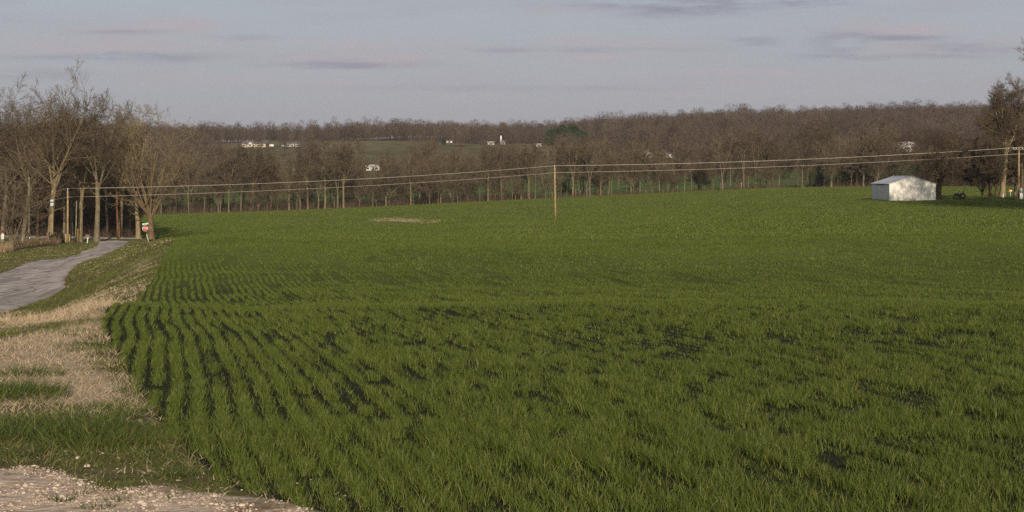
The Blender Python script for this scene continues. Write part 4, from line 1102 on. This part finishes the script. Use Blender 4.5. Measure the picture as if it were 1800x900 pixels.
h1, b0 = house(448, 259, 1000, 16.5, 8, 2.4, 1.6, 'cream_paint', 'roof_grey', 'long low cream ranch house with grey roof on the meadow hilltop', wins=5, rz=R(0))
MB().prism([(-4.2, b0+2.4), (-.8, b0+2.4), (-2.5, b0+3.6)], -5.0, -2).build('porch_gable', M['cream_paint'], h1)
house(517, 258.5, 1020, 9.0, 6, 2.3, 1.4, 'white_paint', 'roof_grey', 'white house on the hilltop past the long cream house', wins=4, chimney=True)
house(656, 300, 560, 5.2, 4, 1.5, .9, 'white_paint', 'roof_pale', 'small pale bungalow seen low among the creek trunks', wins=3)
house(863, 255, 985, 4.5, 4, 1.6, 1.0, 'white_paint', 'roof_pale', 'small pale outbuilding just short of the white silo', wins=1, name='outbuilding', cat='outbuilding')
house(1136, 278, 700, 5.0, 6, 2.4, 1.4, 'white_paint', 'roof_grey', 'white farmhouse with grey roof beside the dark cedar', wins=2, gable_front=True)
house(1150, 277, 712, 3, 4, 2.2, 1.1, 'wood_red', 'roof_grey', 'small reddish outbuilding against the white farmhouse', wins=1, name='outbuilding', cat='outbuilding')
house(1177, 277, 705, 4.2, 4, 1.8, 1.0, 'white_paint', 'roof_grey', 'white garage standing apart from the farmhouse', wins=2, name='garage', cat='garage')
house(1207, 234, 1050, 9.5, 6, 1.6, .9, 'cream_paint', 'roof_pale', 'low pale building high on the wooded ridge', wins=2)
house(1580, 267, 560, 13, 7, 2.6, 1.4, 'white_paint', 'roof_pale', 'long white house seen through branches above the shed', wins=5)
house(947, 258, 985, 3.6, 3, 1.4, .8, 'white_paint', 'roof_pale', 'tiny white shack beside the pine clump', wins=1, name='outbuilding', cat='outbuilding')
house(790, 251, 1040, 4.2, 3, 1.1, .5, 'white_paint', 'roof_pale', 'tiny pale hut on the meadow at the edge of the ridge wood', wins=1, name='outbuilding', cat='outbuilding')
# silo with its annex
x, d = at(880.5, 990), 990; gz = Hs(x, d); b0 = max(zrow(253, d)-gz, 0)
t = thing('silo', 'thin white silo with a low white annex on the hillside', 'silo', (x, d, gz))
MB().tube([(0, 0, -.3), (0, 0, b0+5.2), (0, 0, b0+5.6), (0, 0, b0+5.9)], [.62, .62, .45, .1], 14).build('tower', M['sign_white'], t, True)
MB().box(1.6, .3, b0*.5+.9, 2.6, 2.4, b0+2.0).build('annex', M['white_paint'], t); MB().prism([(.2, b0+1.9), (3.0, b0+1.9), (3.0, b0+2.1), (.2, b0+2.5)], -1.1, 1.7).build('annex_roof', M['roof_pale'], t)
# white trailer and car by the cream house
x, d = at(477.5, 1000), 1000; gz = max(Hs(x, d), zrow(258.5, d))
t = thing('trailer', 'long white trailer parked beside the cream ranch house', 'trailer', (x, d, gz))
MB().box(0, 0, 1.15, 3.0, 2.0, 1.5).build('body', M['sign_white'], t)
for wx in (-.5, .4): MB().tube([(wx, -1.03, .33), (wx, -.85, .33)], .33, 14).build('wheel', M['tyre'], t)
MB().tube([(-1.4, 0, .5), (-2.4, 0, .45)], .06, 6).build('hitch', M['dark_trim'], t)
x, d = at(498.3, 1000), 1000; gz = max(Hs(x, d), zrow(258.5, d))
t = thing('parked_car', 'white car parked between the cream house and the white hill house', 'car', (x, d, gz), R(75))
MB().prism([(-2.1, .35), (2.1, .35), (2.15, .8), (1.2, .92), (.7, 1.42), (-1.0, 1.45), (-1.7, .95), (-2.15, .85)], -.85, .85).build('body', M['sign_white'], t)
MB().prism([(1.08, .95), (.66, 1.36), (-.95, 1.38), (-1.5, .97)], -.86, .86).build('window', M['glass'], t)
for wx in (-1.3, 1.3):
    for wy in (-.8, .62): MB().tube([(wx, wy, .33), (wx, wy+.18, .33)], .33, 14).build('wheel', M['tyre'], t)

# ------------------------------------------------------------------ camera, sun, sky
cam = bpy.data.cameras.new('camera'); co_ = bpy.data.objects.new('camera', cam); COL.objects.link(co_)
cam.sensor_width = 36; cam.lens = 36*F/1800; cam.shift_y = -(450-PY0)/1800; cam.clip_start = .1; cam.clip_end = 20000
co_.location = (0, 0, CAMZ); co_.rotation_euler = (R(90), 0, 0); scene.camera = co_

EL, SAZ = 20.5, -8.0        # sun height; heading of the shadows from +Y (degrees)
sun = bpy.data.lights.new('sun', 'SUN'); sun.energy = 4.5; sun.angle = R(.5); sun.color = (1, .87, .68)
so = bpy.data.objects.new('sun', sun); COL.objects.link(so)
from mathutils import Vector
sd_ = Vector((math.sin(R(SAZ))*math.cos(R(EL)), math.cos(R(SAZ))*math.cos(R(EL)), -math.sin(R(EL))))
so.rotation_euler = sd_.to_track_quat('-Z', 'Y').to_euler(); so.location = (0, -50, 80)

w = bpy.data.worlds.new('World'); scene.world = w; w.use_nodes = True
nt = w.node_tree; bg = nt.nodes['Background']
sky = N(nt, 'ShaderNodeTexSky'); sky.sky_type = 'NISHITA'; sky.sun_disc = False
sky.sun_elevation = R(EL); sky.sun_rotation = R(180+SAZ); sky.dust_density = 1.5; sky.air_density = 1.0; sky.ozone_density = 1.0
tc = N(nt, 'ShaderNodeTexCoord').outputs['Generated']
sp = N(nt, 'ShaderNodeSeparateXYZ'); nt.links.new(tc, sp.inputs[0])
dx, dy, dz = sp.outputs
SKY = .09
def lin(r, g, b_): return tuple(((c/255)/12.92 if c/255 < .04 else ((c/255+.055)/1.055)**2.4)/SKY for c in (r, g, b_))
def streak(sx, sy, sz, scale, detail=5.0, rough=.55):
    mp = N(nt, 'ShaderNodeMapping'); nt.links.new(tc, mp.inputs[0]); mp.inputs['Scale'].default_value = (sx, sy, sz)
    return noise(nt, scale, detail, mp.outputs[0], rough)
s1 = streak(2.5, 2.5, 26, 2.0); s2 = streak(7, 7, 60, 2.0, 6); s3 = streak(14, 14, 90, 1.6, 6, .6)
# thin veil of high cloud that greys the blue, thicker towards the horizon
veil = mixc(nt, sstep(nt, dz, 0.0, .13), lin(157, 154, 166), lin(170, 175, 184))
col = mixc(nt, mth(nt, 'MULTIPLY_ADD', sstep(nt, dz, .10, .28), -.66, .84), sky.outputs[0], veil)
col = mixc(nt, mth(nt, 'MULTIPLY', sstep(nt, s1, .45, .68), .35), col, lin(164, 161, 169))
def blob(px, py, sx, sy):
    """soft patch of cloud at a heading and height in the sky"""
    u0, v0 = (px-PX0)/F, (PY0-py)/F
    a = mth(nt, 'DIVIDE', mth(nt, 'SUBTRACT', mth(nt, 'DIVIDE', dx, mth(nt, 'MAXIMUM', dy, .05)), u0), sx/F)
    v = mth(nt, 'DIVIDE', mth(nt, 'SUBTRACT', mth(nt, 'DIVIDE', dz, mth(nt, 'MAXIMUM', dy, .05)), v0), sy/F)
    v = mth(nt, 'ADD', v, mth(nt, 'MULTIPLY', mth(nt, 'SUBTRACT', s2, .5), 3.0))
    r2 = mth(nt, 'ADD', mth(nt, 'MULTIPLY', a, a), mth(nt, 'MULTIPLY', v, v))
    f = mth(nt, 'DIVIDE', 1.0, mth(nt, 'ADD', 1.0, mth(nt, 'MULTIPLY', r2, r2)))
    return mth(nt, 'MULTIPLY', f, sstep(nt, s3, .28, .62))
def layer(col, blobs, c, amt):
    acc = None
    for b_ in blobs:
        f = blob(*b_[:4]); f = mth(nt, 'MULTIPLY', f, b_[4] if len(b_) > 4 else 1.0)
        acc = f if acc is None else mth(nt, 'MAXIMUM', acc, f)
    return mixc(nt, mth(nt, 'MULTIPLY', acc, amt, clamp=True), col, c)
col = layer(col, [(230, 76, 200, 22), (235, 48, 120, 15), (335, 47, 55, 12), (640, 92, 160, 23, 1.1), (700, 150, 300, 16, .5), (300, 135, 200, 14, .5), (1300, 150, 300, 18, .5), (1000, 18, 60, 9), (1070, 76, 110, 12), (1575, 52, 90, 13, 1.2), (1580, 90, 90, 13), (1770, 72, 60, 12), (1040, 98, 120, 10), (1320, 128, 120, 10, .7)], lin(180, 170, 178), .85)
col = layer(col, [(190, 101, 160, 7), (220, 56, 70, 4, .6), (600, 114, 120, 6, .9), (1190, 6, 160, 18, 1.1), (1420, 3, 60, 9), (1490, 72, 60, 15, .8), (1560, 68, 100, 6), (1330, 72, 40, 8, .6), (1560, 98, 150, 7, .8), (1740, 84, 140, 7, .7), (60, 130, 120, 9, .5), (1000, 88, 200, 4, .6), (900, 155, 250, 6, .4), (420, 64, 60, 6, .4), (1230, 22, 60, 6, .8)], lin(139, 140, 156), .8)
plug(nt, bg.inputs['Color'], col); bg.inputs['Strength'].default_value = SKY

hz = MB().box(0, 1350, 95, 2600, 3000, 330).build('haze', None); tag(hz, kind='stuff')
m = bpy.data.materials.new('haze_air'); m.use_nodes = True; nt = m.node_tree; nt.nodes.clear()
ov_ = N(nt, 'ShaderNodeOutputMaterial'); pv = N(nt, 'ShaderNodeVolumePrincipled'); nt.links.new(pv.outputs[0], ov_.inputs['Volume'])
pv.inputs['Color'].default_value = (.80, .82, .90, 1); pv.inputs['Density'].default_value = .00006
hz.data.materials.append(m)
scene.cycles.volume_bounces = 0
scene.view_settings.view_transform = 'Standard'; scene.view_settings.look = 'None'
scene.view_settings.exposure = 0.0; scene.view_settings.gamma = 1.0; scene.view_settings.use_curve_mapping = False
scene.cycles.use_denoising = False
scene.cycles.max_bounces = 4; scene.cycles.diffuse_bounces = 1; scene.cycles.glossy_bounces = 2; scene.cycles.transmission_bounces = 2; scene.cycles.transparent_max_bounces = 4
scene.cycles.sample_clamp_indirect = 3.0; scene.cycles.sample_clamp_direct = 6.0
